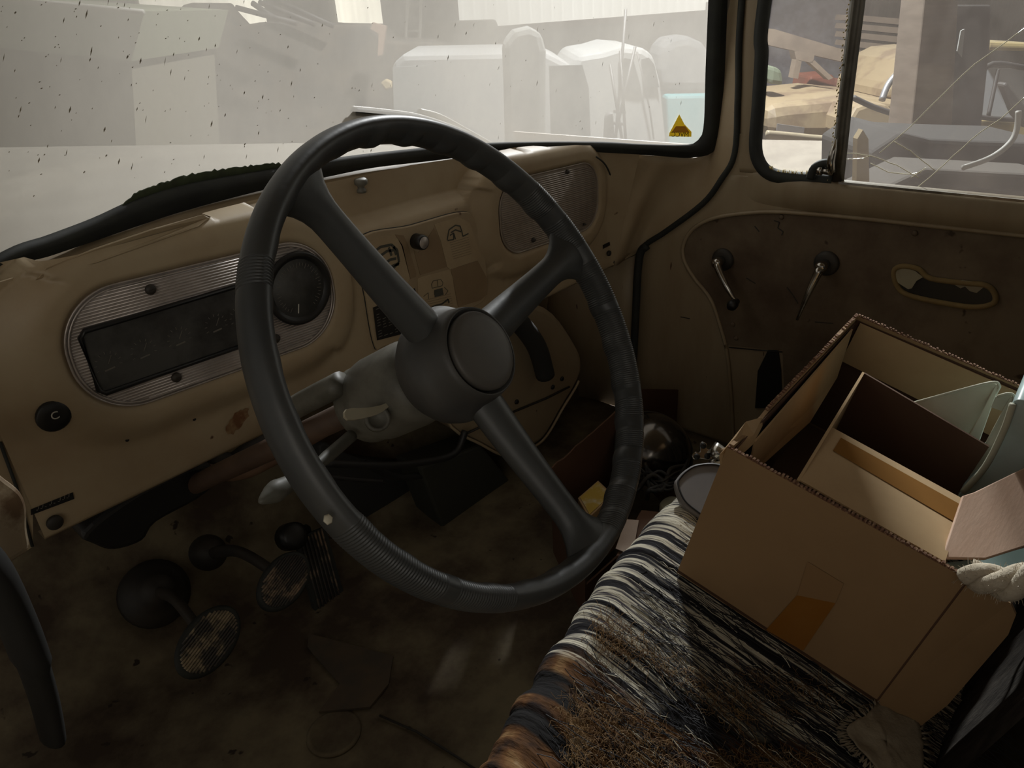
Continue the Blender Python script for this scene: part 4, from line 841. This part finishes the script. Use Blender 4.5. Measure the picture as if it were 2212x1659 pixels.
# rope
rp = empty('cotton_rope', onB(2150, 1260, -.0), 'thick twisted white cotton rope at the right edge, over the box corner', 'rope')
path = smoothpts([onB(2095, 1240, .006), onB(2130, 1250, .0), onB(2180, 1262, -.005), onB(2240, 1240, 0.0), onB(2330, 1200, .02)], 10)
path = resample(path, 90)
for s in range(3):
    P = []
    for i, p in enumerate(path):
        t = (path[min(i + 1, len(path) - 1)] - path[max(i - 1, 0)]).normalized(); u = t.cross(Vector((0, 0, 1))).normalized(); v = u.cross(t); a = i * .105 + s * 2.094; P.append(p + (u * math.cos(a) + v * math.sin(a)) * .0065)
    MB().tube(P, .0082, 10).build('strand', M['rope'], rp)
fz = MB(); random.seed(9)
for i in range(900):
    p = random.choice(path); d = Vector((random.gauss(0, 1), random.gauss(0, 1), random.gauss(0, 1))).normalized(); fz.tube([p + d * .011, p + d * random.uniform(.0145, .0165) + Vector((random.uniform(-.003, .003), 0, random.uniform(-.003, .003)))], .00022, 3, caps=False)
f_ = fz.build('fuzz', M['rope'], rp); f_['kind'] = 'stuff'

# ================================================================== MIRROR, BRACKET, FOOTWELL
mp_ = Vector((.80, .40, -.565)); mn = Vector((-.35, -.25, .9)).normalized()
mr_ = empty('truck_mirror', mp_, 'grey rounded truck mirror lying on the seat edge behind the cardboard box', 'mirror')
mo = smoothpts([oP(x, y, mp_, mn) for x, y in ((1457, 1045), (1462, 1030), (1480, 1012), (1508, 999), (1560, 1000), (1640, 1040), (1620, 1130), (1540, 1130), (1495, 1105), (1470, 1080))], 6, closed=True)
MB().prism(mo, -mn * .016, flat=False).build('housing', M['mirror'], mr_, bevel=.005, seg=3)
cm = sum(mo, Vector()) / len(mo)
MB().tube([cm.lerp(p, .88) + mn * .001 for p in mo], .0012, 6, closed=True).build('edge_groove', M['black'], mr_)
bk_ = empty('chrome_bracket', oZ(1530, 980, -.60), 'shiny chrome clamp bracket with three holes beside the truck mirror', 'bracket')
bpn = Vector((-.6, -.6, .5)).normalized(); bp0 = oZ(1525, 975, -.61)
def onK(x, y): return oP(x, y, bp0, bpn)
o = MB(); lobes = [(1519, 962), (1505, 986), (1528, 985)]
o.prism(smoothpts([onK(x, y) for x, y in ((1512, 958), (1520, 954), (1528, 960), (1527, 968), (1540, 975), (1545, 990), (1530, 992), (1512, 990), (1500, 992), (1495, 984), (1502, 976), (1512, 976))], 4, closed=True), -bpn * .004)
o.build('clamp_plate', M['chrome'], bk_, bevel=.001)
o = MB()
for x, y in lobes: o.lathe(onK(x, y) + bpn * .0002, bpn, [(.0048, 0), (.0048, .0006)], 14)
o.build('bolt_hole', M['black'], bk_)
MB().tube([onK(1542, 988), onK(1560, 966)], .013, 18).build('socket', M['chrome'], bk_); MB().tube([onK(1535, 1000), onK(1552, 992)], .005, 12).build('stud', M['chrome'], bk_)
# footwell carton
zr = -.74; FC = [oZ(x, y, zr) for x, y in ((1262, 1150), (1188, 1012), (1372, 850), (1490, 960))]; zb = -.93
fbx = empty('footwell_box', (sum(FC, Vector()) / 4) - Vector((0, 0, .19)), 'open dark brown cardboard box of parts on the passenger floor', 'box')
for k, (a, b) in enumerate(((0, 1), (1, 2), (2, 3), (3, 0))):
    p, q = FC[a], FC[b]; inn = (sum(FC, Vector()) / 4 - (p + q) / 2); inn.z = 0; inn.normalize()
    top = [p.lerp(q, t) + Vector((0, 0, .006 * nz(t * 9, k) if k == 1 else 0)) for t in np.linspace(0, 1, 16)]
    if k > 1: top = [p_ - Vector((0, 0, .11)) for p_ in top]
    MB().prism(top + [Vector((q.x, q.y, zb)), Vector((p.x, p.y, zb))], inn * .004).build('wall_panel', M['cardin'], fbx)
fp = [oY(x, y, FC[2].y + .03) for x, y in ((1372, 842), (1400, 840), (1508, 843), (1502, 900), (1492, 945), (1375, 900))]
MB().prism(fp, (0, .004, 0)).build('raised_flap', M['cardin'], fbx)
# headlamp in the box
hl = oZ(1430, 950, -.78); hn = Vector((-.25, -.55, .8)).normalized()
hd = empty('headlamp', hl, 'round dark headlamp bowl with glint lying in the footwell box', 'headlamp')
hm = mat('dark_chrome_bowl', (.12, .11, .10), .16, .9)
MB().lathe(hl - hn * .04, hn, [(.075, -.012), (.078, 0), (.074, .012), (.062, .032), (.045, .047), (.025, .056), (.006, .06)], 44).build('bowl', hm, hd)
MB().lathe(hl - hn * .04, hn, [(.078, -.014), (.083, -.008), (.083, .002), (.078, .006)], 44, cap0=False, cap1=False).build('rim', M['dark'], hd)
# yellow-labelled carton
yc = [oZ(x, y, -.80) for x, y in ((1248, 1075), (1292, 1037), (1325, 1068), (1272, 1118))]
ye = empty('small_carton', sum(yc, Vector()) / 4 - Vector((0, 0, .06)), 'small carton with yellow label in the footwell box', 'carton')
MB().prism(yc, (0, 0, -.06)).build('carton', M['cardlight'], ye, bevel=.001)
lc = sum(yc, Vector()) / 4
MB().prism([lc.lerp(p, .86) + Vector((0, 0, .0006)) for p in yc], (0, 0, .0006)).build('label', M['label'], ye)
yd = [oZ(x, y, -.84) for x, y in ((1255, 1110), (1330, 1060), (1350, 1110), (1275, 1175))]
tag(MB().prism(yd, (0, 0, -.06)).build('small_carton', M['cardboard'], bevel=.001), 'plain brown carton beneath the yellow labelled one', 'carton')
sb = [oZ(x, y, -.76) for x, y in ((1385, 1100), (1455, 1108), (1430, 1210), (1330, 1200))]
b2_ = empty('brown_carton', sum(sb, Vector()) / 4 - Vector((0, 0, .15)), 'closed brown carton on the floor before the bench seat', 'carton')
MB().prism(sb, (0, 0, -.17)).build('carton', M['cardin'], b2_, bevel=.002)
pp = [oZ(x, y, -.757) for x, y in ((1352, 1122), (1380, 1124), (1366, 1200), (1330, 1185))]
tag(MB().prism(pp, (0, 0, .001)).build('paper_slip', M['paper']), 'pale pink paper slip beside the floor carton', 'paper')
# junk: cables and wires in the box
jw = empty('cable_bundle', oZ(1410, 1040, -.80), 'tangle of black cables beside the headlamp', 'cables'); random.seed(13)
for k in range(9):
    P = [oZ(1370 + random.random() * 30, 1080 - random.random() * 90, -.80), oZ(1400 + random.random() * 40, 1040 + random.uniform(-40, 30), -.77), oZ(1440 + random.random() * 40, 1010 + random.uniform(-10, 50), -.79), oZ(1480 + random.random() * 10, 1000 + random.uniform(-10, 60), -.82)]
    MB().tube(smoothpts(P, 6), random.uniform(.0015, .005), 6).build('cable', M['wire'] if k % 3 else M['dark'], jw)
wh_ = MB().prism(smoothpts([oZ(x, y, -.80) for x, y in ((1425, 1085), (1445, 1070), (1468, 1075), (1462, 1098), (1440, 1102))], 4, closed=True), (0, 0, -.02)); tag(wh_.build('plastic_scrap', M['plasticw'], bevel=.004), 'pale plastic scrap at the foot of the truck mirror', 'scrap')

# ================================================================== OUTSIDE: own hood, wiper
eh = MB(); hpts = [(-.25, 1.07), (.3, 1.12), (.9, 1.10), (1.28, .98), (1.13, 1.62), (.68, 2.55), (.2, 2.62), (-.3, 2.6)]
eh.prism([Vector((x, y, -.275)) for x, y in hpts], (0, 0, -.06)); tag(eh.build('engine_hood', mat('dusty_hood_paint', (.40, .365, .30), .7, dirt=(.30, .27, .22), dirt_amt=.7, scale=6), bevel=.03, seg=4), 'dusty cream engine hood in front of the windshield', 'hood')
fn = MB().prism([Vector((x, y, -.50)) for x, y in ((1.15, 1.75), (1.35, 1.4), (1.7, 1.4), (1.95, 1.7), (1.8, 2.4), (1.2, 2.4))], (0, 0, -.25)); tag(fn.build('front_fender', mat('dusty_fender_paint', (.36, .32, .25), .7), bevel=.05, seg=4), 'rounded cream front fender beside the engine hood', 'fender')
wp_ = empty('windshield_wiper', oW(900, 262, .02), 'windshield wiper resting across the dusty glass behind the wheel rim', 'wiper')
ba = [oW(x, y, .009) for x, y in ((762, 241), (830, 247), (900, 256), (960, 273), (1020, 296))]
MB().tube(smoothpts(ba, 5), .0075, 6, flatten=1.0).build('blade', M['rubber'], wp_)
MB().tube(smoothpts([p + Vector((0, .008, .005)) for p in ba], 5), .0050, 6).build('blade_frame', M['white'], wp_)  # white colour paints in the light along the wiper's top
MB().tube(smoothpts([oW(905, 240, .03), oW(950, 252, .035), oW(1010, 284, .04), oW(1060, 312, .035)], 5), .0055, 8).build('arm', M['white'], wp_)

# ================================================================== THE HALL OUTSIDE
GZ = -2.1
FH = Vector((.735, .678, 0))
def oD(x, y, d): return Vector(ray(x, y) * d / FPX)
def slab(px, d, thick, name, m, parent=None, bevel=0, lean=None):
    return MB().prism([oD(x, y, d) for x, y in px], (lean or FH) * thick).build(name, m, parent, bevel=bevel)
O = {}
O['ground'] = mat('hall_ground', (0.186, 0.155, 0.118), .95, dirt=(0.124, 0.105, 0.081), dirt_amt=.8, scale=1.2, bump=.2)
O['panelgrey'] = mat('hall_wall', (0.260, 0.248, 0.223), .8, dirt=(0.155, 0.136, 0.118), dirt_amt=.6, scale=1)
O['whitepaint'] = mat('dusty_white_paint', (.33, .335, .33), .6, dirt=(0.372, 0.372, 0.353), dirt_amt=.5, scale=3)
O['greenpale'] = mat('pale_green_panel', (0.310, 0.335, 0.223), .7, dirt=(0.248, 0.260, 0.186), dirt_amt=.5, scale=1.5)
O['darkjunk'] = mat('dark_scrap', (0.074, 0.068, 0.062), .9, dirt=(0.155, 0.124, 0.093), dirt_amt=.8, scale=3)
O['teal'] = mat('teal_plastic', (0.050, 0.260, 0.285), .5, dirt=(0.124, 0.279, 0.279), dirt_amt=.4, scale=3)
O['wood'] = mat('grey_wood', (0.205, 0.155, 0.118), .9, dirt=(0.124, 0.087, 0.062), dirt_amt=.7, scale=3, stretch=(1, 1, 6))
O['plank'] = mat('plank_wood', (0.260, 0.198, 0.149), .9, dirt=(0.167, 0.124, 0.093), dirt_amt=.8, scale=4)
O['tan'] = mat('tan_car_paint', (0.347, 0.260, 0.155), .5, dirt=(0.205, 0.136, 0.087), dirt_amt=.8, scale=2.2, ramp=(.5, .6))
O['yel'] = mat('yellow_truck_paint', (0.372, 0.285, 0.124), .5, dirt=(0.236, 0.174, 0.093), dirt_amt=.7, scale=5, ramp=(.5, .58))
O['steel'] = mat('dark_steel', (0.043, 0.040, 0.040), .6, dirt=(0.087, 0.074, 0.068), dirt_amt=.6, scale=3)
O['red'] = mat('red_machine_paint', (0.260, 0.062, 0.031), .6, dirt=(0.124, 0.050, 0.031), dirt_amt=.6, scale=4)
O['glassdark'] = mat('vehicle_glass', (.035, .04, .04), .3)
gd = MB().box((8, 8, GZ - .05), (22, 22, .05)); struct(gd.build('floor', O['ground']))
def corrug(p0, p1, z0, z1, name, m, pitch=.25, amp=.02):
    a = Vector(p0); b = Vector(p1); n = int((b - a).length / pitch * 4); nr = (b - a).cross(Vector((0, 0, 1))).normalized(); o = MB()
    ps = [a.lerp(b, k / n) + nr * amp * (1, 1, -1, -1)[k % 4] for k in range(n + 1)]
    o.loft([[Vector((p.x, p.y, z0)) for p in ps], [Vector((p.x, p.y, z1)) for p in ps]], flat=True); return struct(o.build(name, m, solid=.004))
def lit(name, col, st):
    m = bpy.data.materials.new(name); m.use_nodes = True; b = m.node_tree.nodes['Principled BSDF']; b.inputs['Base Color'].default_value = (.7, .7, .68, 1); b.inputs['Emission Color'].default_value = (*col, 1); b.inputs['Emission Strength'].default_value = st; return m
day = lit('daylit_translucent_sheet', (1, .98, .92), 1.0); dayw = lit('daylit_warm_window', (1, .93, .78), 2.0)
# far wall (crossing the view), lower part solid, upper part translucent sheets with daylight behind
FA = Vector((-6, 17, 0)); FB = Vector((17, 9, 0))
corrug(FA, FB, GZ, -.45, 'wall_front', O['panelgrey']); corrug(FA, FB, 1.2, 4.5, 'wall_front', O['panelgrey'])
struct(MB().bar((-6, 17.0, -.42), (17, 9.0, -.42), .12, .12).build('trim_4', O['wood']))
def wpt(t): return FA.lerp(FB, t)
for k, (t0, t1, m) in enumerate(((.0, .52, O['panelgrey']), (.52, .598, dayw), (.598, .648, O['panelgrey']), (.648, .682, dayw), (.682, .745, O['panelgrey']), (.745, 1.0, day))):
    corrug(wpt(t0), wpt(t1), -.45, 1.2, 'wall_front' if m is O['panelgrey'] else 'window_%d' % (4 + k), m)
corrug((17, 9, 0), (16, -8, 0), GZ, -.2, 'wall_right', O['panelgrey']); corrug((17, 9, 0), (16, -8, 0), -.2, 3.5, 'window_12', day)
corrug((-7, 17, 0), (-7, -10, 0), GZ, 4.5, 'wall_left', O['panelgrey'], .5)

# white van
vn = empty('van', oD(1200, 500, 6.3), 'hazy white van seen through the right of the windshield', 'van')
slab([(1236, 330), (1232, 150), (1250, 120), (1300, 112), (1340, 100), (1390, 104), (1412, 118), (1428, 180), (1440, 300), (1442, 420), (1240, 420)], 6.3, 1.6, 'cab_body', O['whitepaint'], vn, .05)
slab([(850, 430), (845, 140), (870, 118), (1180, 112), (1236, 140), (1240, 430)], 6.5, 1.7, 'rear_body', mat('van_rear_paint', (0.310, 0.310, 0.304), .7), vn, .05)
for q in ([(1338, 190), (1336, 135), (1350, 125), (1368, 128), (1385, 192), (1380, 197)], [(1390, 188), (1386, 128), (1402, 124), (1414, 140), (1424, 188)]): slab(q, 6.28, .02, 'side_window', O['glassdark'], vn)
slab([(1190, 300), (1186, 142), (1258, 140), (1272, 190), (1276, 300)], 6.28, .02, 'windscreen', O['glassdark'], vn)
slab([(852, 290), (848, 145), (930, 140), (934, 290)], 6.46, .02, 'rear_window', mat('van_pale_glass', (0.341, 0.347, 0.341), .4), vn)
MB().tube([oD(x, y, 6.26) for x, y in ((1376, 112), (1392, 180), (1404, 240), (1412, 300))], .008, 5).build('door_gap', O['steel'], vn)
cm_ = slab([(1095, 430), (1090, 200), (1086, 95), (1110, 66), (1145, 58), (1170, 70), (1180, 110), (1178, 430)], 5.6, .5, 'covered_machine', mat('grey_tarpaulin', (0.211, 0.211, 0.198), .9), bevel=.05); tag(cm_, 'tall grey machine under a cover before the white van', 'machine')
stn = empty('metal_stand', oD(1345, 500, 5.2), 'thin dark metal frame stand in front of the white van', 'stand'); o = MB()
for a, b in (((1352, 20), (1330, 300)), ((1372, 100), (1325, 310)), ((1318, 140), (1345, 310)), ((1325, 240), (1352, 242)), ((1322, 265), (1350, 268)), ((1340, 110), (1352, 310))): o.tube([oD(*a, 5.2), oD(*b, 5.2)], .011, 5)
o.build('frame', O['steel'], stn); slab([(1306, 320), (1310, 250), (1325, 242), (1330, 320)], 5.2, .12, 'motor', O['steel'], stn, .02)
tb = slab([(1446, 330), (1440, 206), (1540, 204), (1540, 330)], 7.0, .8, 'tub', O['teal'], bevel=.03); tag(tb, 'teal plastic tub right of the white van', 'tub')
db = slab(smooth2 if False else [(1430, 196), (1424, 150), (1432, 100), (1455, 84), (1490, 78), (1520, 92), (1545, 130), (1545, 196)], 7.1, .7, 'tarp_bundle', mat('dark_bundle', (0.087, 0.093, 0.099), .9, dirt=(0.186, 0.186, 0.186), dirt_amt=.6, scale=6), bevel=.08); tag(db, 'dark wrapped bundle heaped on the teal tub', 'bundle')
# ladder
ld = empty('ladder', oD(890, 400, 9.0), 'pale ladder leaning against the far wall', 'ladder'); L0 = [oD(884, -60, 10.6), oD(872, 170, 10.2)]; L1 = [oD(912, -60, 10.6), oD(904, 170, 10.2)]
MB().tube(L0, .02, 6).build('rail', M['white'], ld); MB().tube(L1, .02, 6).build('rail', M['white'], ld)
for k in range(8): t = (k + .5) / 8; MB().tube([L0[0].lerp(L0[1], t), L1[0].lerp(L1[1], t)], .014, 6).build('rung', M['white'], ld)
# box truck on the left
bt_ = empty('box_truck', oD(120, 500, 5.5), 'pale green box trailer seen at the left of the windshield', 'trailer')
slab([(-500, -20), (-200, -10), (312, 24), (284, 132), (0, 104), (-500, 96)], 5.5, 2.0, 'box_body', O['greenpale'], bt_)
slab([(-500, 120), (0, 106), (284, 134), (300, 420), (-500, 420)], 5.6, 1.9, 'chassis', mat('trailer_base', (0.205, 0.186, 0.136), .8), bt_)
MB().tube([oD(-200, -12, 5.45), oD(40, 0, 5.45), oD(310, 26, 5.45)], .022, 6).build('roof_rail', M['white'], bt_)
# scrap heap along the wall
random.seed(17)
sc1 = slab([(318, 420), (322, 62), (360, 44), (395, 10), (420, 4), (440, 30), (470, 62), (560, 48), (640, 50), (700, 54), (800, 56), (830, 90), (920, 92), (980, 110), (1090, 104), (1090, 420)], 8.4, 1.4, 'scrap_pile', O['darkjunk'], bevel=.03); tag(sc1, 'long dark heap of scrap across the hall behind the windshield', 'scrap')
PL = ('leftmost long dark pole on the scrap heap', 'short dark pole second from the left on the scrap heap', 'third dark pole from the left on the scrap heap', 'rightmost long dark pole on the scrap heap')
for k, (a, b) in enumerate((((510, 16), (640, 50)), ((545, 6), (600, 44)), ((560, 4), (680, 52)), ((600, 2), (720, 56)))):
    tag(MB().tube([oD(*a, 7.9 + .12 * k), oD(*b, 7.9 + .12 * k)], .03, 6).build('pole', O['steel']), PL[k], 'pole', 'poles on the scrap heap')
tag(slab([(805, 48), (834, 56), (826, 118), (816, 120), (818, 72), (800, 62)], 8.0, .1, 'board_piece', mat('orange_board', (0.384, 0.260, 0.198), .8)), 'orange angled board standing before the scrap heap', 'board')
tag(slab([(820, 180), (832, 170), (846, 176), (848, 190), (832, 196)], 7.4, .1, 'yellow_bucket', mat('pale_yellow_plastic', (0.434, 0.341, 0.186), .6), bevel=.02), 'small pale yellow bucket left of the ladder foot', 'bucket')
tag(slab([(900, 104), (905, 50), (1075, 44), (1075, 104)], 11.4, 1.5, 'cream_car', mat('cream_car_paint', (0.372, 0.353, 0.279), .6), bevel=.06), 'pale cream vehicle roof right of the ladder', 'car')

# --- seen through the side window
def ptube(px, d, r, name, m, parent=None, **k): return MB().tube(smoothpts([oD(x, y, d) for x, y in px], 5), r, 8, **k).build(name, m, parent)
dk = slab([(1560, 420), (1560, 288), (1660, 296), (1840, 302), (1900, 380), (1900, 470)], 4.4, .1, 'dusty_deck', mat('dusty_deck', (0.341, 0.298, 0.248), .9, dirt=(0.260, 0.223, 0.186), dirt_amt=.8, scale=5)); bpy.data.objects.remove(dk)
dz = -1.05; tag(MB().prism([oZ(x, y, dz) for x, y in ((1600, 300), (1850, 305), (1880, 400), (1560, 440))], (0, 0, -.12)).build('dusty_trailer_bed', mat('dusty_deck_b', (0.341, 0.298, 0.248), .9, dirt=(0.260, 0.223, 0.186), dirt_amt=.8, scale=5)), 'sand coloured dusty trailer bed below the vent window', 'trailer')
cr2 = empty('vintage_car', oD(1800, 380, 6.2), 'tan vintage car with rounded fender seen through the door glass', 'car')
slab(None or [(1655, 300), (1652, 232), (1700, 224), (1790, 216), (1850, 210), (1905, 216), (1975, 222), (1990, 300)], 6.6, 1.5, 'hood_body', O['tan'], cr2, .10)
slab([(1830, 300), (1832, 262), (1850, 232), (1880, 222), (1915, 226), (1940, 244), (1945, 262), (1925, 285), (1880, 300)], 6.2, .5, 'fender', O['tan'], cr2, .08)
slab([(1905, 218), (1925, 180), (1960, 132), (2000, 112), (2080, 104), (2080, 218)], 6.8, 1.2, 'cabin', O['tan'], cr2, .10)
ptube([(1905, 216), (1918, 184), (1940, 160), (1975, 150)], 6.55, .03, 'windscreen_frame', mat('pale_chrome', (0.434, 0.434, 0.465), .4, .5), cr2)
slab([(1680, 267), (1738, 275), (1736, 290), (1678, 282)], 6.15, .02, 'number_plate', mat('dull_plate', (0.174, 0.155, 0.149), .7), cr2)
ptube([(1655, 290), (1700, 294), (1790, 302), (1900, 300)], 6.1, .035, 'bumper', mat('pale_bumper', (0.372, 0.310, 0.211), .5), cr2)
tag(ptube([(1842, 210), (1890, 232), (1945, 250)], 5.9, .022, 'iron_rod', O['steel']), 'dark iron rod leaning over the tan car fender', 'rod')
# planks
for k in range(6):
    y = 40 + k * 18; w = slab([(1854, y - 8 + k), (2020, y + 6 + k * 2), (2020, y + 20 + k * 2), (1850, y + 4 + k)], 8.4, .6, 'plank', O['plank'])
    tag(w, ('topmost', 'second', 'third', 'fourth', 'fifth', 'lowest')[k] + ' long grey plank in the lumber stack behind the post', 'plank', 'planks stacked behind the tan car')
tag(slab([(1640, 60), (1672, 62), (1860, 118), (1860, 142), (1640, 92)], 7.8, .3, 'timber_beam', O['plank']), 'thick slanted timber beam behind the vent window', 'beam')
ts = empty('timber_trestle', oD(1740, 240, 7.4), 'pale wooden trestle legs under the slanted timber beam', 'trestle')
slab([(1716, 110), (1760, 116), (1756, 136), (1720, 128)], 7.4, .15, 'head', O['plank'], ts); slab([(1720, 128), (1732, 132), (1724, 170), (1712, 168)], 7.4, .12, 'leg', O['plank'], ts); slab([(1748, 134), (1760, 130), (1800, 168), (1790, 172)], 7.4, .12, 'leg', O['plank'], ts)
tag(slab([(1640, 240), (1640, -30), (1860, -30), (1860, 60), (1840, 130), (1850, 240)], 9.2, .8, 'dark_shelving', mat('dark_shelving', (0.099, 0.093, 0.105), .9, dirt=(0.198, 0.198, 0.223), dirt_amt=.8, scale=5)), 'dark cluttered shelving behind the timber beam', 'shelving')
tag(slab([(1738, 230), (1745, 185), (1750, 164), (1800, 160), (1806, 172), (1850, 176), (1850, 200), (1800, 210), (1790, 232)], 8.3, .5, 'red_machine', O['red'], bevel=.03), 'faded red machine behind the tan car hood', 'machine')
tag(slab([(1660, 180), (1664, 140), (1690, 150), (1695, 185)], 7.0, .4, 'green_barrel', mat('faded_green', (0.155, 0.186, 0.124), .8), bevel=.04), 'faded green barrel left of the red machine', 'barrel')
tag(slab([(1886, 152), (1890, 134), (1915, 138), (1920, 150), (1905, 160)], 8.0, .2, 'white_sack', M['white'], bevel=.02), 'small white sack on the lumber stack', 'sack')
# post and steel column
tag(slab([(2004, -60), (2074, -60), (2050, 420), (1954, 420)], 4.2, .28, 'wooden_post', O['wood'], bevel=.01), 'thick weathered wooden post in front of the tan car', 'post')
scx = empty('steel_column', oD(2090, 400, 4.4), 'dark steel column with rectangular slots behind the wooden post', 'column')
slab([(2062, 10), (2142, 10), (2140, 90), (2118, 300), (2010, 340), (2040, 100)], 4.5, .2, 'column_body', O['steel'], scx, .01)
for q in ([(2076, 66), (2084, 62), (2078, 124), (2068, 110)], [(2042, 225), (2052, 220), (2048, 266), (2036, 272)]): slab(q, 4.47, .01, 'slot', mat('slot_light', (0.372, 0.372, 0.360), .8), scx)
yt = empty('yellow_truck', oD(2180, 300, 6.0), 'yellow truck cab with dark window frame at the right edge', 'truck')
slab([(2134, 90), (2300, 96), (2300, 112), (2132, 108)], 6.2, 1.2, 'roof', O['yel'], yt, .04)
slab([(2100, 258), (2192, 266), (2300, 272), (2300, 320), (2092, 306)], 6.2, 1.3, 'door_panel', O['yel'], yt, .02)
slab([(2105, 250), (2128, 146), (2300, 150), (2300, 262)], 6.35, .02, 'side_window', mat('pale_window', (0.372, 0.384, 0.409), .3), yt)
ptube([(2104, 250), (2130, 144), (2220, 146), (2300, 148)], 6.15, .022, 'window_frame', O['steel'], yt); ptube([(2104, 250), (2150, 256), (2300, 264)], 6.15, .02, 'window_frame', O['steel'], yt); ptube([(2135, 250), (2150, 180), (2156, 150)], 6.15, .016, 'window_frame', O['steel'], yt)
slab([(2168, 182), (2176, 176), (2225, 240), (2225, 280), (2196, 250)], 5.6, .1, 'mirror_arm', O['steel'], yt, .02)
tag(slab([(1850, 400), (1852, 300), (1864, 280), (1876, 300), (1878, 400)], 3.0, .04, 'yellow_board', mat('yellow_board', (0.341, 0.248, 0.112), .8, dirt=(0.248, 0.174, 0.087), dirt_amt=.6, scale=20)), 'narrow pointed yellow board upright before the dark bench', 'board')
wbn = empty('dark_workbench', oD(2060, 420, 3.4), 'dark workbench standing just outside the passenger window', 'bench')
slab([(1880, 420), (1882, 330), (1950, 285), (2010, 300), (2120, 305), (2300, 310), (2300, 430)], 3.5, .6, 'bench_body', mat('bench_paint', (.025, .022, .02), .9), wbn, .02)
slab([(1880, 420), (2000, 364), (2300, 380), (2300, 440), (1880, 440)], 3.2, .3, 'bench_top', mat('dusty_bench_top', (.07, .06, .05), .9), wbn, .02)
tag(ptube([(2080, 362), (2140, 340), (2180, 310), (2196, 280), (2200, 240)], 3.1, .012, 'white_hose', mat('pale_hose', (0.310, 0.298, 0.273), .6)), 'thin pale hose curving up from the dark workbench', 'hose')
